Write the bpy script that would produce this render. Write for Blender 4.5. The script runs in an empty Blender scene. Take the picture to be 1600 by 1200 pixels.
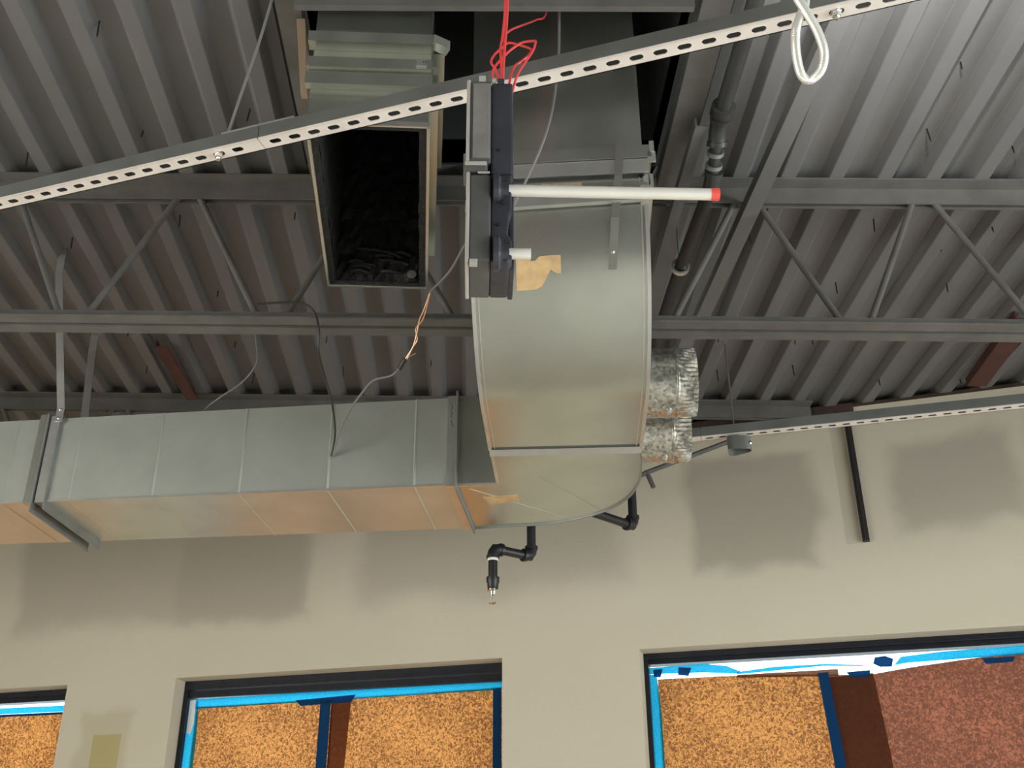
import bpy, math, random
from mathutils import Matrix, Vector, Euler

random.seed(7)
scene = bpy.context.scene
COL = scene.collection

# ------------------------------------------------------------------ camera
CAM = Vector((0.0, 0.0, 1.6))
cd = bpy.data.cameras.new('camera')
cd.sensor_fit = 'HORIZONTAL'
cd.sensor_width = 36.0
cd.lens = 1705.5 / 1600 * 36.0
cd.shift_x = 94.0 / 1600
cd.shift_y = -1.7 / 1600
cd.clip_start = 0.05
cd.clip_end = 200
cam = bpy.data.objects.new('camera', cd)
COL.objects.link(cam)
FW = Vector((-0.0228229, 0.88883414, 0.45766034))
UP = Vector((-0.01127776, -0.45797935, 0.88889129))
RT = Vector((0.99967591, 0.01512569, 0.02047648))
cam.matrix_world = Matrix(((RT.x, UP.x, -FW.x, CAM.x), (RT.y, UP.y, -FW.y, CAM.y),
                           (RT.z, UP.z, -FW.z, CAM.z), (0, 0, 0, 1)))
scene.camera = cam

# ------------------------------------------------------------------ world, lights, exposure
world = bpy.data.worlds.new('overcast_sky')
scene.world = world
world.use_nodes = True
wb = world.node_tree.nodes['Background']
wb.inputs[0].default_value = (0.80, 0.91, 1.0, 1)
wb.inputs[1].default_value = 4.0

vs = scene.view_settings
vs.view_transform = 'Standard'
vs.look = 'None'
vs.exposure = 0.10
vs.gamma = 1.0
vs.use_curve_mapping = False


def area(name, loc, rot, sx, sy, power, color):
    l = bpy.data.lights.new(name, 'AREA')
    l.shape = 'RECTANGLE'
    l.size, l.size_y = sx, sy
    l.energy = power
    l.color = color
    o = bpy.data.objects.new(name, l)
    o.location = loc
    o.rotation_euler = rot
    COL.objects.link(o)
    return o


# added area lights in made-up side windows: left warm, right cool
area('added_daylight_left', (-5.97, -0.6, 1.55), (math.radians(58), 0, math.radians(-90)), 6.0, 2.1, 260, (1.0, 0.90, 0.75))
area('added_daylight_right', (4.57, -0.9, 1.55), (math.radians(62), 0, math.radians(90)), 6.0, 2.1, 290, (0.92, 0.97, 1.0))

# ------------------------------------------------------------------ frames
B = 0.353862552 - 0.0256717          # the window wall runs askew to the joists
WALL_K = 4.73
DECK_Z = 3.79


def Wp(s, k, z):
    return Vector((s * math.cos(B) + k * math.sin(B), -s * math.sin(B) + k * math.cos(B), z))


def wall_y(x):
    return (WALL_K - math.sin(B) * x) / math.cos(B)


# ------------------------------------------------------------------ materials
MATS = {}


def mat(name, color, rough=0.6, metal=0.0, noise=0.0, nscale=8.0, bump=0.0, bscale=60.0, spec=0.5, color2=None,
        detail=4.0, stretch=None, voronoi=False):
    m = bpy.data.materials.new(name)
    m.use_nodes = True
    nt = m.node_tree
    N, L = nt.nodes, nt.links
    p = N['Principled BSDF']
    p.inputs['Base Color'].default_value = (*color, 1)
    p.inputs['Roughness'].default_value = rough
    p.inputs['Metallic'].default_value = metal
    p.inputs['Specular IOR Level'].default_value = spec
    tc = None
    if noise or bump:
        tc = N.new('ShaderNodeTexCoord')
        mp = N.new('ShaderNodeMapping')
        L.new(tc.outputs['Object'], mp.inputs[0])
        if stretch:
            mp.inputs['Scale'].default_value = stretch
    if noise:
        if voronoi:
            n = N.new('ShaderNodeTexVoronoi')
            n.inputs['Scale'].default_value = nscale
            fac = n.outputs['Color']
        else:
            n = N.new('ShaderNodeTexNoise')
            n.inputs['Scale'].default_value = nscale
            n.inputs['Detail'].default_value = detail
            fac = n.outputs['Fac']
        L.new(mp.outputs[0], n.inputs['Vector'])
        mx = N.new('ShaderNodeMix')
        mx.data_type = 'RGBA'
        c2 = color2 or tuple(c * (1 - noise) for c in color)
        mx.inputs['A'].default_value = (*c2, 1)
        mx.inputs['B'].default_value = (*color, 1)
        mr = N.new('ShaderNodeMapRange')
        mr.inputs['From Min'].default_value = 0.3 if not voronoi else 0.0
        mr.inputs['From Max'].default_value = 0.7 if not voronoi else 1.0
        L.new(fac, mr.inputs['Value'])
        L.new(mr.outputs[0], mx.inputs['Factor'])
        L.new(mx.outputs['Result'], p.inputs['Base Color'])
    if bump:
        b = N.new('ShaderNodeTexNoise')
        b.inputs['Scale'].default_value = bscale
        b.inputs['Detail'].default_value = 3
        L.new(mp.outputs[0], b.inputs['Vector'])
        bp = N.new('ShaderNodeBump')
        bp.inputs['Strength'].default_value = bump
        bp.inputs['Distance'].default_value = 0.02
        L.new(b.outputs['Fac'], bp.inputs['Height'])
        L.new(bp.outputs[0], p.inputs['Normal'])
    MATS[name] = m
    return m


mat('deck_paint', (0.160, 0.157, 0.152), 0.55, 0.0, 0.22, 1.6, 0.05, 40, spec=0.35)
mat('joist_primer', (0.135, 0.128, 0.115), 0.6, 0.0, 0.3, 9, 0.1, 50, spec=0.35)
mat('red_primer', (0.095, 0.030, 0.023), 0.65, 0, 0.4, 12)
mat('rust', (0.065, 0.034, 0.025), 0.8, 0, 0.5, 20, 0.2, 60)
mat('galvanized_matte', (0.60, 0.625, 0.555), 0.38, 0.74, 0.16, 5, 0.03, 9, detail=6)
mat('galvanized', (0.60, 0.62, 0.55), 0.27, 0.92, 0.16, 5, 0.03, 9, detail=6)
mat('galvanized_edge', (0.66, 0.66, 0.62), 0.33, 0.85, 0.12, 14)
mat('galvanized_dull', (0.30, 0.31, 0.29), 0.5, 0.6, 0.25, 9)
mat('spangle', (0.80, 0.78, 0.68), 0.27, 0.9, 0.70, 120, 0.02, 80, voronoi=True, stretch=(1, 1, 1))
mat('strut_zinc_lit', (0.86, 0.79, 0.72), 0.42, 0.15, 0.18, 10)  # zinc lightened and warmed to paint floor light on the underside
mat('strut_zinc_shaded', (0.30, 0.31, 0.29), 0.45, 0.75, 0.25, 8)  # same metal darkened to paint the shaded channel sides
mat('black_iron', (0.022, 0.022, 0.024), 0.42, 0.1, 0.4, 14, 0.05, 60)
mat('grey_pipe', (0.06, 0.06, 0.06), 0.4, 0.2, 0.3, 10)
mat('liner_black', (0.012, 0.012, 0.012), 0.75, 0, 0.4, 20, 0.5, 45)
mat('inside_dark', (0.05, 0.05, 0.05), 0.8)
mat('curb_inside', (0.075, 0.075, 0.078), 0.8)
mat('wood', (0.46, 0.33, 0.22), 0.7, 0, 0.3, 10, stretch=(1, 1, 0.2))
mat('brown_paper_label', (0.62, 0.42, 0.20), 0.7, 0, 0.3, 30)
mat('label_stained', (0.40, 0.29, 0.18), 0.7, 0, 0.5, 60)
mat('detector_black', (0.045, 0.046, 0.056), 0.30, 0, 0.3, 18, 0.05, 60)
mat('detector_smoke', (0.11, 0.11, 0.105), 0.22, 0, 0.25, 12)
mat('detector_plate', (0.24, 0.235, 0.21), 0.30, 0, 0.3, 22)
mat('clear_plastic', (0.42, 0.40, 0.36), 0.12, 0, 0, spec=0.8)
mat('aluminium_tube', (0.88, 0.85, 0.76), 0.30, 0.25, 0.08, 20)
mat('red_cap', (0.80, 0.10, 0.07), 0.35)
mat('red_wire', (0.72, 0.06, 0.06), 0.3)
mat('copper', (0.72, 0.42, 0.26), 0.35, 0.6)
mat('grey_cable', (0.16, 0.155, 0.15), 0.5)
mat('black_cable', (0.025, 0.025, 0.025), 0.45)
mat('armored_cable', (0.80, 0.79, 0.72), 0.35, 0.45)
mat('chrome', (0.75, 0.74, 0.72), 0.15, 1.0)
mat('bronze_frame', (0.020, 0.022, 0.030), 0.25, 0.3, 0.3, 20)
mat('dark_strip', (0.030, 0.024, 0.022), 0.5, 0, 0.3, 30)
mat('screw_black', (0.012, 0.012, 0.012), 0.5)
mat('floor_concrete', (0.72, 0.68, 0.61), 0.75, 0, 0.25, 2)
mat('plain_wall', (0.56, 0.51, 0.41), 0.85, 0, 0.08, 2)
mat('unseen_dark_wall', (0.085, 0.080, 0.074), 0.85, 0, 0.25, 6)  # unseen front wall, made dark so the elbow heel reflects dark
mat('pavement', (0.40, 0.38, 0.36), 0.9, 0, 0.2, 2)
mat('lamp_grey', (0.25, 0.25, 0.24), 0.4, 0.4)
mat('white_sealant', (0.75, 0.74, 0.70), 0.5)


def translucent_mat(name, c_dark, c_light, nscale, rough_front=(0.3, 0.2, 0.12), trans=0.75, contrast=(0.42, 0.58)):
    m = bpy.data.materials.new(name)
    m.use_nodes = True
    nt = m.node_tree
    N, L = nt.nodes, nt.links
    N.remove(N['Principled BSDF'])
    out = N['Material Output']
    tr = N.new('ShaderNodeBsdfTranslucent')
    df = N.new('ShaderNodeBsdfDiffuse')
    df.inputs['Color'].default_value = (*rough_front, 1)
    ms = N.new('ShaderNodeMixShader')
    ms.inputs[0].default_value = trans
    tc = N.new('ShaderNodeTexCoord')
    no = N.new('ShaderNodeTexNoise')
    no.inputs['Scale'].default_value = nscale
    no.inputs['Detail'].default_value = 4.0
    no.inputs['Distortion'].default_value = 1.2
    L.new(tc.outputs['Object'], no.inputs['Vector'])
    big = N.new('ShaderNodeTexNoise')
    big.inputs['Scale'].default_value = 2.2
    L.new(tc.outputs['Object'], big.inputs['Vector'])
    ad = N.new('ShaderNodeMath')
    ad.operation = 'MULTIPLY_ADD'
    L.new(big.outputs['Fac'], ad.inputs[0])
    ad.inputs[1].default_value = 0.30
    L.new(no.outputs['Fac'], ad.inputs[2])
    mr = N.new('ShaderNodeMapRange')
    mr.inputs['From Min'].default_value = contrast[0] + 0.15
    mr.inputs['From Max'].default_value = contrast[1] + 0.15
    L.new(ad.outputs[0], mr.inputs['Value'])
    mx = N.new('ShaderNodeMix')
    mx.data_type = 'RGBA'
    mx.inputs['A'].default_value = (*c_dark, 1)
    mx.inputs['B'].default_value = (*c_light, 1)
    L.new(mr.outputs[0], mx.inputs['Factor'])
    L.new(mx.outputs['Result'], tr.inputs['Color'])
    L.new(df.outputs[0], ms.inputs[1])
    L.new(tr.outputs[0], ms.inputs[2])
    L.new(ms.outputs[0], out.inputs['Surface'])
    MATS[name] = m


translucent_mat('kraft_paper', (0.20, 0.056, 0.014), (0.78, 0.31, 0.080), 92, contrast=(0.42, 0.60))
translucent_mat('rosin_paper', (0.135, 0.031, 0.020), (0.40, 0.115, 0.062), 78, contrast=(0.46, 0.64))
translucent_mat('doubled_paper', (0.20, 0.090, 0.060), (0.25, 0.115, 0.075), 40, (0.16, 0.09, 0.05))
translucent_mat('blue_tape', (0.02, 0.42, 0.70), (0.04, 0.55, 0.85), 160, (0.03, 0.22, 0.45), 0.8)
translucent_mat('blue_tape_doubled', (0.004, 0.030, 0.10), (0.006, 0.045, 0.14), 160, (0.02, 0.09, 0.25), 0.6)


def glass_mat():
    m = bpy.data.materials.new('window_glass')
    m.use_nodes = True
    nt = m.node_tree
    N, L = nt.nodes, nt.links
    N.remove(N['Principled BSDF'])
    tr = N.new('ShaderNodeBsdfTransparent')
    tr.inputs[0].default_value = (0.93, 0.96, 0.95, 1)
    gl = N.new('ShaderNodeBsdfGlossy')
    gl.inputs['Roughness'].default_value = 0.03
    ms = N.new('ShaderNodeMixShader')
    ms.inputs[0].default_value = 0.06
    L.new(tr.outputs[0], ms.inputs[1])
    L.new(gl.outputs[0], ms.inputs[2])
    L.new(ms.outputs[0], N['Material Output'].inputs['Surface'])
    MATS['window_glass'] = m


glass_mat()


def drywall_mat():
    """Painted plaster with skim-coat and primer patches and painted duct shadow (local x along the wall, z up)."""
    m = bpy.data.materials.new('patched_shaded_drywall')
    m.use_nodes = True
    nt = m.node_tree
    N, L = nt.nodes, nt.links
    p = N['Principled BSDF']
    p.inputs['Roughness'].default_value = 0.8
    p.inputs['Specular IOR Level'].default_value = 0.25
    tc = N.new('ShaderNodeTexCoord')
    nz = N.new('ShaderNodeTexNoise')
    nz.inputs['Scale'].default_value = 3.0
    nz.inputs['Detail'].default_value = 5
    L.new(tc.outputs['Object'], nz.inputs['Vector'])
    sub = N.new('ShaderNodeVectorMath')
    sub.operation = 'SUBTRACT'
    L.new(nz.outputs['Color'], sub.inputs[0])
    sub.inputs[1].default_value = (0.5, 0.5, 0.5)
    scl = N.new('ShaderNodeVectorMath')
    scl.operation = 'SCALE'
    L.new(sub.outputs[0], scl.inputs[0])
    scl.inputs['Scale'].default_value = 0.22
    add = N.new('ShaderNodeVectorMath')
    add.operation = 'ADD'
    L.new(tc.outputs['Object'], add.inputs[0])
    L.new(scl.outputs[0], add.inputs[1])
    sep = N.new('ShaderNodeSeparateXYZ')
    L.new(add.outputs[0], sep.inputs[0])
    sep0 = N.new('ShaderNodeSeparateXYZ')
    L.new(tc.outputs['Object'], sep0.inputs[0])

    def M(op, a, b=None, c=None):
        n = N.new('ShaderNodeMath')
        n.operation = op
        for i, v in enumerate((a, b, c)):
            if v is None:
                continue
            if isinstance(v, (int, float)):
                n.inputs[i].default_value = v
            else:
                L.new(v, n.inputs[i])
        return n.outputs[0]

    base = N.new('ShaderNodeMix')
    base.data_type = 'RGBA'
    base.inputs['A'].default_value = (0.545, 0.490, 0.375, 1)
    base.inputs['B'].default_value = (0.60, 0.545, 0.425, 1)
    n2 = N.new('ShaderNodeTexNoise')
    n2.inputs['Scale'].default_value = 1.4
    n2.inputs['Detail'].default_value = 6
    L.new(tc.outputs['Object'], n2.inputs['Vector'])
    L.new(n2.outputs['Fac'], base.inputs['Factor'])
    cur = base.outputs['Result']
    PATCH_SHADE = [  # s0, s1, z0, z1, soft, strength, colour, ragged edge
        (-4.3, -2.46, 3.02, 3.75, 0.10, 0.60, (0.36, 0.32, 0.25), True),  # primer patch together with painted shadow of the trunk duct
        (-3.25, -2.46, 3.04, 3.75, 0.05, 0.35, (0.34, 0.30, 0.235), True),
        (-2.25, -0.85, 3.02, 3.75, 0.12, 0.55, (0.37, 0.33, 0.26), True),  # painted soft shadow below the elbow
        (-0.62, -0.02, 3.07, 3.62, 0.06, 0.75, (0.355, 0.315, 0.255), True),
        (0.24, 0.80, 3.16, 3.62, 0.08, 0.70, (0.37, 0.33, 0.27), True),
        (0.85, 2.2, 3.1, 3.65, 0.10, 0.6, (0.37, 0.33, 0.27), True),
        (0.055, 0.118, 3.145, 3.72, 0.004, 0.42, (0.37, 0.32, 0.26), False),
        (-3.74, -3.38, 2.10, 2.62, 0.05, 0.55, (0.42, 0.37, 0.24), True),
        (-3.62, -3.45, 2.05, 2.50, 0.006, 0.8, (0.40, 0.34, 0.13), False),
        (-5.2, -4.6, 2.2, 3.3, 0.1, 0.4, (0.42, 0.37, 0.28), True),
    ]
    for s0, s1, z0, z1, soft, st, colr, rag in PATCH_SHADE:
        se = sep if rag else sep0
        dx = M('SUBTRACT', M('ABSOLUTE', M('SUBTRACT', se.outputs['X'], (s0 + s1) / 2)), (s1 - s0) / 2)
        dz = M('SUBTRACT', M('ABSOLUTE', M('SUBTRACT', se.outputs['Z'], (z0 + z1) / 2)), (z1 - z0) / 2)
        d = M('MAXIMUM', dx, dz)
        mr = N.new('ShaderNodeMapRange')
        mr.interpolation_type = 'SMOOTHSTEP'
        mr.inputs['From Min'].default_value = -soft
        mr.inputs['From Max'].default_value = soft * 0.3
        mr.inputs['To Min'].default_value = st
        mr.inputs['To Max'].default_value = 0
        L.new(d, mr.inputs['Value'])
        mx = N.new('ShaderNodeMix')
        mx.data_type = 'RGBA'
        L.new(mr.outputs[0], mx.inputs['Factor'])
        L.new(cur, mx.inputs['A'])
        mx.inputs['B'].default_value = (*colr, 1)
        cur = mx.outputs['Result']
    L.new(cur, p.inputs['Base Color'])
    b = N.new('ShaderNodeTexNoise')
    b.inputs['Scale'].default_value = 90
    L.new(tc.outputs['Object'], b.inputs['Vector'])
    bp = N.new('ShaderNodeBump')
    bp.inputs['Strength'].default_value = 0.08
    bp.inputs['Distance'].default_value = 0.01
    L.new(b.outputs['Fac'], bp.inputs['Height'])
    L.new(bp.outputs[0], p.inputs['Normal'])
    MATS['patched_shaded_drywall'] = m


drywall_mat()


# ------------------------------------------------------------------ mesh builder
class MB:
    def __init__(self):
        self.v, self.f = [], []

    def add(self, vs, fs):
        o = len(self.v)
        self.v += [Vector(p) for p in vs]
        self.f += [tuple(i + o for i in f) for f in fs]
        return self

    def box(self, x0, x1, y0, y1, z0, z1):
        return self.hexa([(x0, y0, z0), (x1, y0, z0), (x1, y1, z0), (x0, y1, z0),
                          (x0, y0, z1), (x1, y0, z1), (x1, y1, z1), (x0, y1, z1)])

    def hexa(self, p):
        return self.add(p, [(0, 3, 2, 1), (4, 5, 6, 7), (0, 1, 5, 4), (1, 2, 6, 5), (2, 3, 7, 6), (3, 0, 4, 7)])

    def obox(self, c, ax, ay, az, sx, sy, sz):
        """box centred on c with axis vectors and full sizes"""
        c = Vector(c)
        ax, ay, az = [Vector(a).normalized() * s / 2 for a, s in ((ax, sx), (ay, sy), (az, sz))]
        return self.hexa([c - ax - ay - az, c + ax - ay - az, c + ax + ay - az, c - ax + ay - az,
                          c - ax - ay + az, c + ax - ay + az, c + ax + ay + az, c - ax + ay + az])

    def bar(self, p, q, w, h, up=(0, 0, 1)):
        p, q = Vector(p), Vector(q)
        d = q - p
        side = d.cross(Vector(up))
        if side.length < 1e-6:
            side = d.cross(Vector((1, 0, 0)))
        u = side.cross(d)
        return self.obox((p + q) / 2, d, side, u, d.length, w, h)

    def tube(self, pts, r, n=10, caps=True, rfun=None):
        pts = [Vector(p) for p in pts]
        m = len(pts)
        rings = []
        t0 = (pts[1] - pts[0]).normalized()
        ref = Vector((0, 0, 1)) if abs(t0.z) < 0.9 else Vector((1, 0, 0))
        nrm = t0.cross(ref).normalized()
        for i, p in enumerate(pts):
            if i == 0:
                t = pts[1] - pts[0]
            elif i == m - 1:
                t = pts[-1] - pts[-2]
            else:
                t = pts[i + 1] - pts[i - 1]
            t.normalize()
            nrm = (nrm - t * nrm.dot(t)).normalized()
            b = t.cross(nrm)
            rr = rfun(i, m) if rfun else r
            rings.append([p + (nrm * math.cos(a) + b * math.sin(a)) * rr
                          for a in (2 * math.pi * k / n for k in range(n))])
        vs = [q for rg in rings for q in rg]
        fs = []
        for i in range(m - 1):
            for k in range(n):
                k2 = (k + 1) % n
                fs.append((i * n + k, i * n + k2, (i + 1) * n + k2, (i + 1) * n + k))
        if caps:
            fs.append(tuple(range(n))[::-1])
            fs.append(tuple((m - 1) * n + k for k in range(n)))
        return self.add(vs, fs)

    def lathe(self, c, axis, prof, n=24, closed=False):
        """prof: list of (distance along axis, radius)"""
        c, a = Vector(c), Vector(axis).normalized()
        ref = Vector((0, 0, 1)) if abs(a.z) < 0.9 else Vector((1, 0, 0))
        u = a.cross(ref).normalized()
        w = a.cross(u)
        vs, fs = [], []
        for d, r in prof:
            for k in range(n):
                t = 2 * math.pi * k / n
                vs.append(c + a * d + (u * math.cos(t) + w * math.sin(t)) * max(r, 1e-5))
        m = len(prof)
        for i in range(m - 1 if not closed else m):
            j = (i + 1) % m
            for k in range(n):
                k2 = (k + 1) % n
                fs.append((i * n + k, i * n + k2, j * n + k2, j * n + k))
        return self.add(vs, fs)

    def prism(self, poly, d0, d1):
        """poly: list of 3-D points; extruded by offset vectors d0..d1"""
        n = len(poly)
        d0, d1 = Vector(d0), Vector(d1)
        vs = [Vector(p) + d0 for p in poly] + [Vector(p) + d1 for p in poly]
        fs = [tuple(range(n))[::-1], tuple(range(n, 2 * n))]
        for k in range(n):
            k2 = (k + 1) % n
            fs.append((k, k2, n + k2, n + k))
        return self.add(vs, fs)

    def strip(self, a, b):
        """sheet between two polylines"""
        n = len(a)
        return self.add(list(a) + list(b), [(i, i + 1, n + i + 1, n + i) for i in range(n - 1)])


def mesh_obj(name, mb, material, smooth=False, origin=None):
    me = bpy.data.meshes.new(name)
    o = Vector(origin) if origin is not None else Vector((0, 0, 0))
    me.from_pydata([tuple(p - o) for p in mb.v], [], mb.f)
    me.materials.append(MATS[material])
    me.update()
    import bmesh
    bm = bmesh.new()
    bm.from_mesh(me)
    bmesh.ops.recalc_face_normals(bm, faces=bm.faces)
    bm.to_mesh(me)
    bm.free()
    if smooth:
        me.polygons.foreach_set('use_smooth', [True] * len(me.polygons))
        me.set_sharp_from_angle(angle=math.radians(38))
    ob = bpy.data.objects.new(name, me)
    COL.objects.link(ob)
    return ob


def bevel(ob, w=0.003, seg=2):
    md = ob.modifiers.new('bevel', 'BEVEL')
    md.width = w
    md.segments = seg
    md.limit_method = 'ANGLE'
    return ob


def tag(o, label=None, cat=None, group=None, kind=None):
    if label:
        o['label'] = label
    if cat:
        o['category'] = cat
    if group:
        o['group'] = group
    if kind:
        o['kind'] = kind
    return o


OFF = {}


def root(name, loc, label=None, cat=None, group=None, kind=None, rotz=0.0):
    o = bpy.data.objects.new(name, None)
    o.location = loc
    o.rotation_euler = (0, 0, rotz)
    o.empty_display_size = 0.05
    COL.objects.link(o)
    OFF[o.name] = (Vector(loc), rotz)
    return tag(o, label, cat, group, kind)


def part(name, mb, material, parent, smooth=False, label=None):
    """mesh given in world coordinates, stored in the thing's own frame"""
    loc, rz = OFF[parent.name]
    inv = Matrix.Rotation(-rz, 4, 'Z') @ Matrix.Translation(-loc)
    mb.v = [inv @ p for p in mb.v]
    o = mesh_obj(name, mb, material, smooth)
    o.parent = parent
    OFF[o.name] = (loc, rz)
    if label:
        o['label'] = label
    return o


def thing(name, mb, material, label, cat, smooth=False, group=None, kind=None, origin=None, rotz=0.0):
    """a thing that is one mesh (world coordinates); its origin sits at the base of its box"""
    if origin is None:
        xs = [p.x for p in mb.v]
        ys = [p.y for p in mb.v]
        zs = [p.z for p in mb.v]
        origin = ((min(xs) + max(xs)) / 2, (min(ys) + max(ys)) / 2, min(zs))
    inv = Matrix.Rotation(-rotz, 4, 'Z') @ Matrix.Translation(-Vector(origin))
    mb.v = [inv @ p for p in mb.v]
    o = mesh_obj(name, mb, material, smooth)
    o.location = origin
    o.rotation_euler = (0, 0, rotz)
    OFF[o.name] = (Vector(origin), rotz)
    return tag(o, label, cat, group, kind)


def catmull(pts, sub=8):
    pts = [Vector(p) for p in pts]
    P = [pts[0] * 2 - pts[1]] + pts + [pts[-1] * 2 - pts[-2]]
    out = []
    for i in range(1, len(P) - 2):
        a, b, c, d = P[i - 1:i + 3]
        for k in range(sub):
            t = k / sub
            out.append(0.5 * ((2 * b) + (c - a) * t + (2 * a - 5 * b + 4 * c - d) * t * t + (3 * b - a - 3 * c + d) * t ** 3))
    out.append(pts[-1])
    return out


# ------------------------------------------------------------------ the setting
XL, XR, YF = -6.0, 4.6, -5.0

# floor and the other walls, mostly out of view
fl = MB().box(XL, XR, YF, 7.2, -0.1, 0.0)
thing('floor', fl, 'floor_concrete', 'bare concrete floor of the unfinished shop', 'floor', kind='structure', origin=(0, 0, 0))
gr = MB().box(-16, 16, 3.0, 30, -0.14, -0.11)
thing('ground', gr, 'pavement', 'pavement outside the papered windows', 'pavement', kind='structure', origin=(0, 0, -0.14))

def side_wall(name, x0, x1, y1, label, ox):
    mb = MB()
    lo, hi = (-3.6, 2.4) if x0 < 0 else (-3.9, 2.1)  # openings added for the side area lights
    for ya, yb, za, zb in ((YF, lo, 0, 3.86), (hi, y1, 0, 3.86), (lo, hi, 0, 0.45), (lo, hi, 2.65, 3.86)):
        mb.box(x0, x1, ya, yb, za, zb)
    for yy in (lo + 2.0, lo + 4.0):
        mb.box(x0 + 0.03, x1 - 0.03, yy - 0.03, yy + 0.03, 0.45, 2.65)
    thing(name, mb, 'plain_wall', label, 'wall', kind='structure', origin=(ox, 0, 0))


side_wall('wall_left', XL - 0.15, XL, 7.1, 'plain side wall with added light openings, out of view on the left', XL)
side_wall('wall_right', XR, XR + 0.15, 3.5, 'plain side wall with added light openings, out of view on the right', XR)
wf = MB().box(XL, XR, YF - 0.15, YF, 0, 3.86)
thing('wall_front', wf, 'unseen_dark_wall', 'unseen wall behind the viewer, made dark for the duct reflections', 'wall', kind='structure', origin=(0, YF, 0))

# window wall, built in its own frame: local x along the wall, y into it, z up
HEAD, SILL = 2.757, 0.8
WIN = [(-5.53, -3.83), (-3.18, -1.475), (-0.852, 0.853)]
wb_ = MB()
K0, K1 = WALL_K, WALL_K + 0.22
S0, S1 = -7.9, 3.0
edges = [S0] + [e for w in WIN for e in w] + [S1]
TOPZ = 3.783


def yaw_point(yaw):
    c_, s_ = math.cos(yaw), math.sin(yaw)
    return lambda s, k, z: Vector((s * c_ + k * s_, -s * s_ + k * c_, z))


def wbox(mb, s0, s1, k0, k1, z0, z1, Wp=Wp):
    return mb.hexa([Wp(s0, k0, z0), Wp(s1, k0, z0), Wp(s1, k1, z0), Wp(s0, k1, z0),
                    Wp(s0, k0, z1), Wp(s1, k0, z1), Wp(s1, k1, z1), Wp(s0, k1, z1)])


wbox(wb_, S0, S1, K0, K1, HEAD, TOPZ)
wbox(wb_, S0, S1, K0 + 0.1, K1, TOPZ, 3.829)
wbox(wb_, S0, S1, K0, K1, 0, SILL)
for i in range(0, len(edges), 2):
    wbox(wb_, edges[i], edges[i + 1], K0, K1, SILL, HEAD)
thing('wall_back', wb_, 'patched_shaded_drywall', 'beige plaster window wall with darker skim-coat patches and painted duct shadow', 'wall',
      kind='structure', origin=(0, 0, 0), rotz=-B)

# ceiling deck: 36 inch sheets, six ribs each, with the roof opening left out
OPX0, OPX1, OPY0, OPY1 = -0.47, 0.56, 2.0, 2.795
PITCH, FLG, WEB, DEP = 0.1524, 0.042, 0.020, 0.038
ceiling = root('ceiling', (0, 0, DECK_Z), 'ribbed grey steel roof deck spanning over the joists', 'ceiling', kind='structure')


def deck_ribs(phase, n0, n1):
    """ribs n0..n1: right edge of each bottom flange at n*PITCH+phase"""
    for a in range(n0, n1, 6):
        mb = MB()
        for n in range(a, min(a + 6, n1)):
            xr = n * PITCH + phase
            prof = [(xr - FLG - WEB - 0.0352, DEP), (xr - FLG - WEB - 0.004, DEP), (xr - FLG - WEB, DEP - 0.002),
                    (xr - FLG - 0.003, 0.0025), (xr - FLG, 0),
                    (xr, 0), (xr + 0.003, 0.0025), (xr + WEB, DEP - 0.002), (xr + WEB + 0.004, DEP), (xr + WEB + 0.0352, DEP)]
            lo, hi = prof[0][0], prof[-1][0]
            spans = [(YF, None)]
            if hi > OPX0 and lo < OPX1:
                spans = [(YF, OPY0), (OPY1, None)]
            for y0, y1 in spans:
                A = [Vector((x, y0, DECK_Z + z)) for x, z in prof]
                Bv = [Vector((x, (wall_y(x) + 0.16) if y1 is None else y1, DECK_Z + z)) for x, z in prof]
                mb.strip(A, Bv)
        part('deck_sheet', mb, 'deck_paint', ceiling)


deck_ribs(-0.004, -39, 2)
deck_ribs(0.0885, 2, 30)
# the roof above the deck, so that no sky leaks in
rb = MB()
ztop = DECK_Z + DEP + 0.004
for x0, x1, y0, y1 in ((XL - .15, OPX0, YF - .15, 7.2), (OPX1, XR + .15, YF - .15, 7.2), (OPX0, OPX1, YF - .15, OPY0), (OPX0, OPX1, OPY1, 7.2)):
    rb.box(x0, x1, y0, y1, ztop, ztop + 0.1)
part('roof_insulation', rb, 'inside_dark', ceiling)

# roofing screws that come through the deck
sm = MB().tube([(0, 0, 0.0), (0.0, 0.0, -0.048)], 0.0024, 6)
sm.lathe((0, 0, -0.048), (0, 0, -1), [(0, 0.0024), (0.006, 0.0005)], 6)
sme = mesh_obj('roofing_screw', sm, 'screw_black')
SCREWS = [(-1.04, 2.18), (-1.04, 2.63), (-1.44, 2.74), (-1.03, 3.07), (-1.45, 3.21), (-1.67, 3.86), (-1.45, 3.58),
          (-1.0, 3.56), (-0.69, 2.53), (-0.62, 3.01), (-0.62, 3.31), (-0.63, 3.51), (-1.01, 3.96), (-1.43, 4.16),
          (-1.42, 3.83), (-0.98, 4.24), (-0.61, 3.86), (-0.58, 4.17), (-0.19, 4.05), (1.34, 2.32), (1.35, 2.6),
          (1.64, 2.68), (0.93, 3.12), (1.34, 3.06), (1.73, 3.06), (1.62, 3.21), (1.72, 3.42), (1.33, 3.46), (1.28, 3.84),
          (1.34, 3.83), (0.97, 3.83), (1.73, 3.85), (1.72, 4.18), (1.34, 4.11), (1.03, 4.16), (2.06, 4.17)]
for i, (x, y) in enumerate(SCREWS):
    o = sme if i == 0 else sme.copy()
    if i:
        COL.objects.link(o)
    o.parent = ceiling
    o.location = (x, y, 0.030)
    o.rotation_euler = (random.uniform(-.12, .12), random.uniform(-.1, .1), 0)
    o.scale = (1, 1, random.choice((0.55, 1.0, 1.15)))

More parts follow.
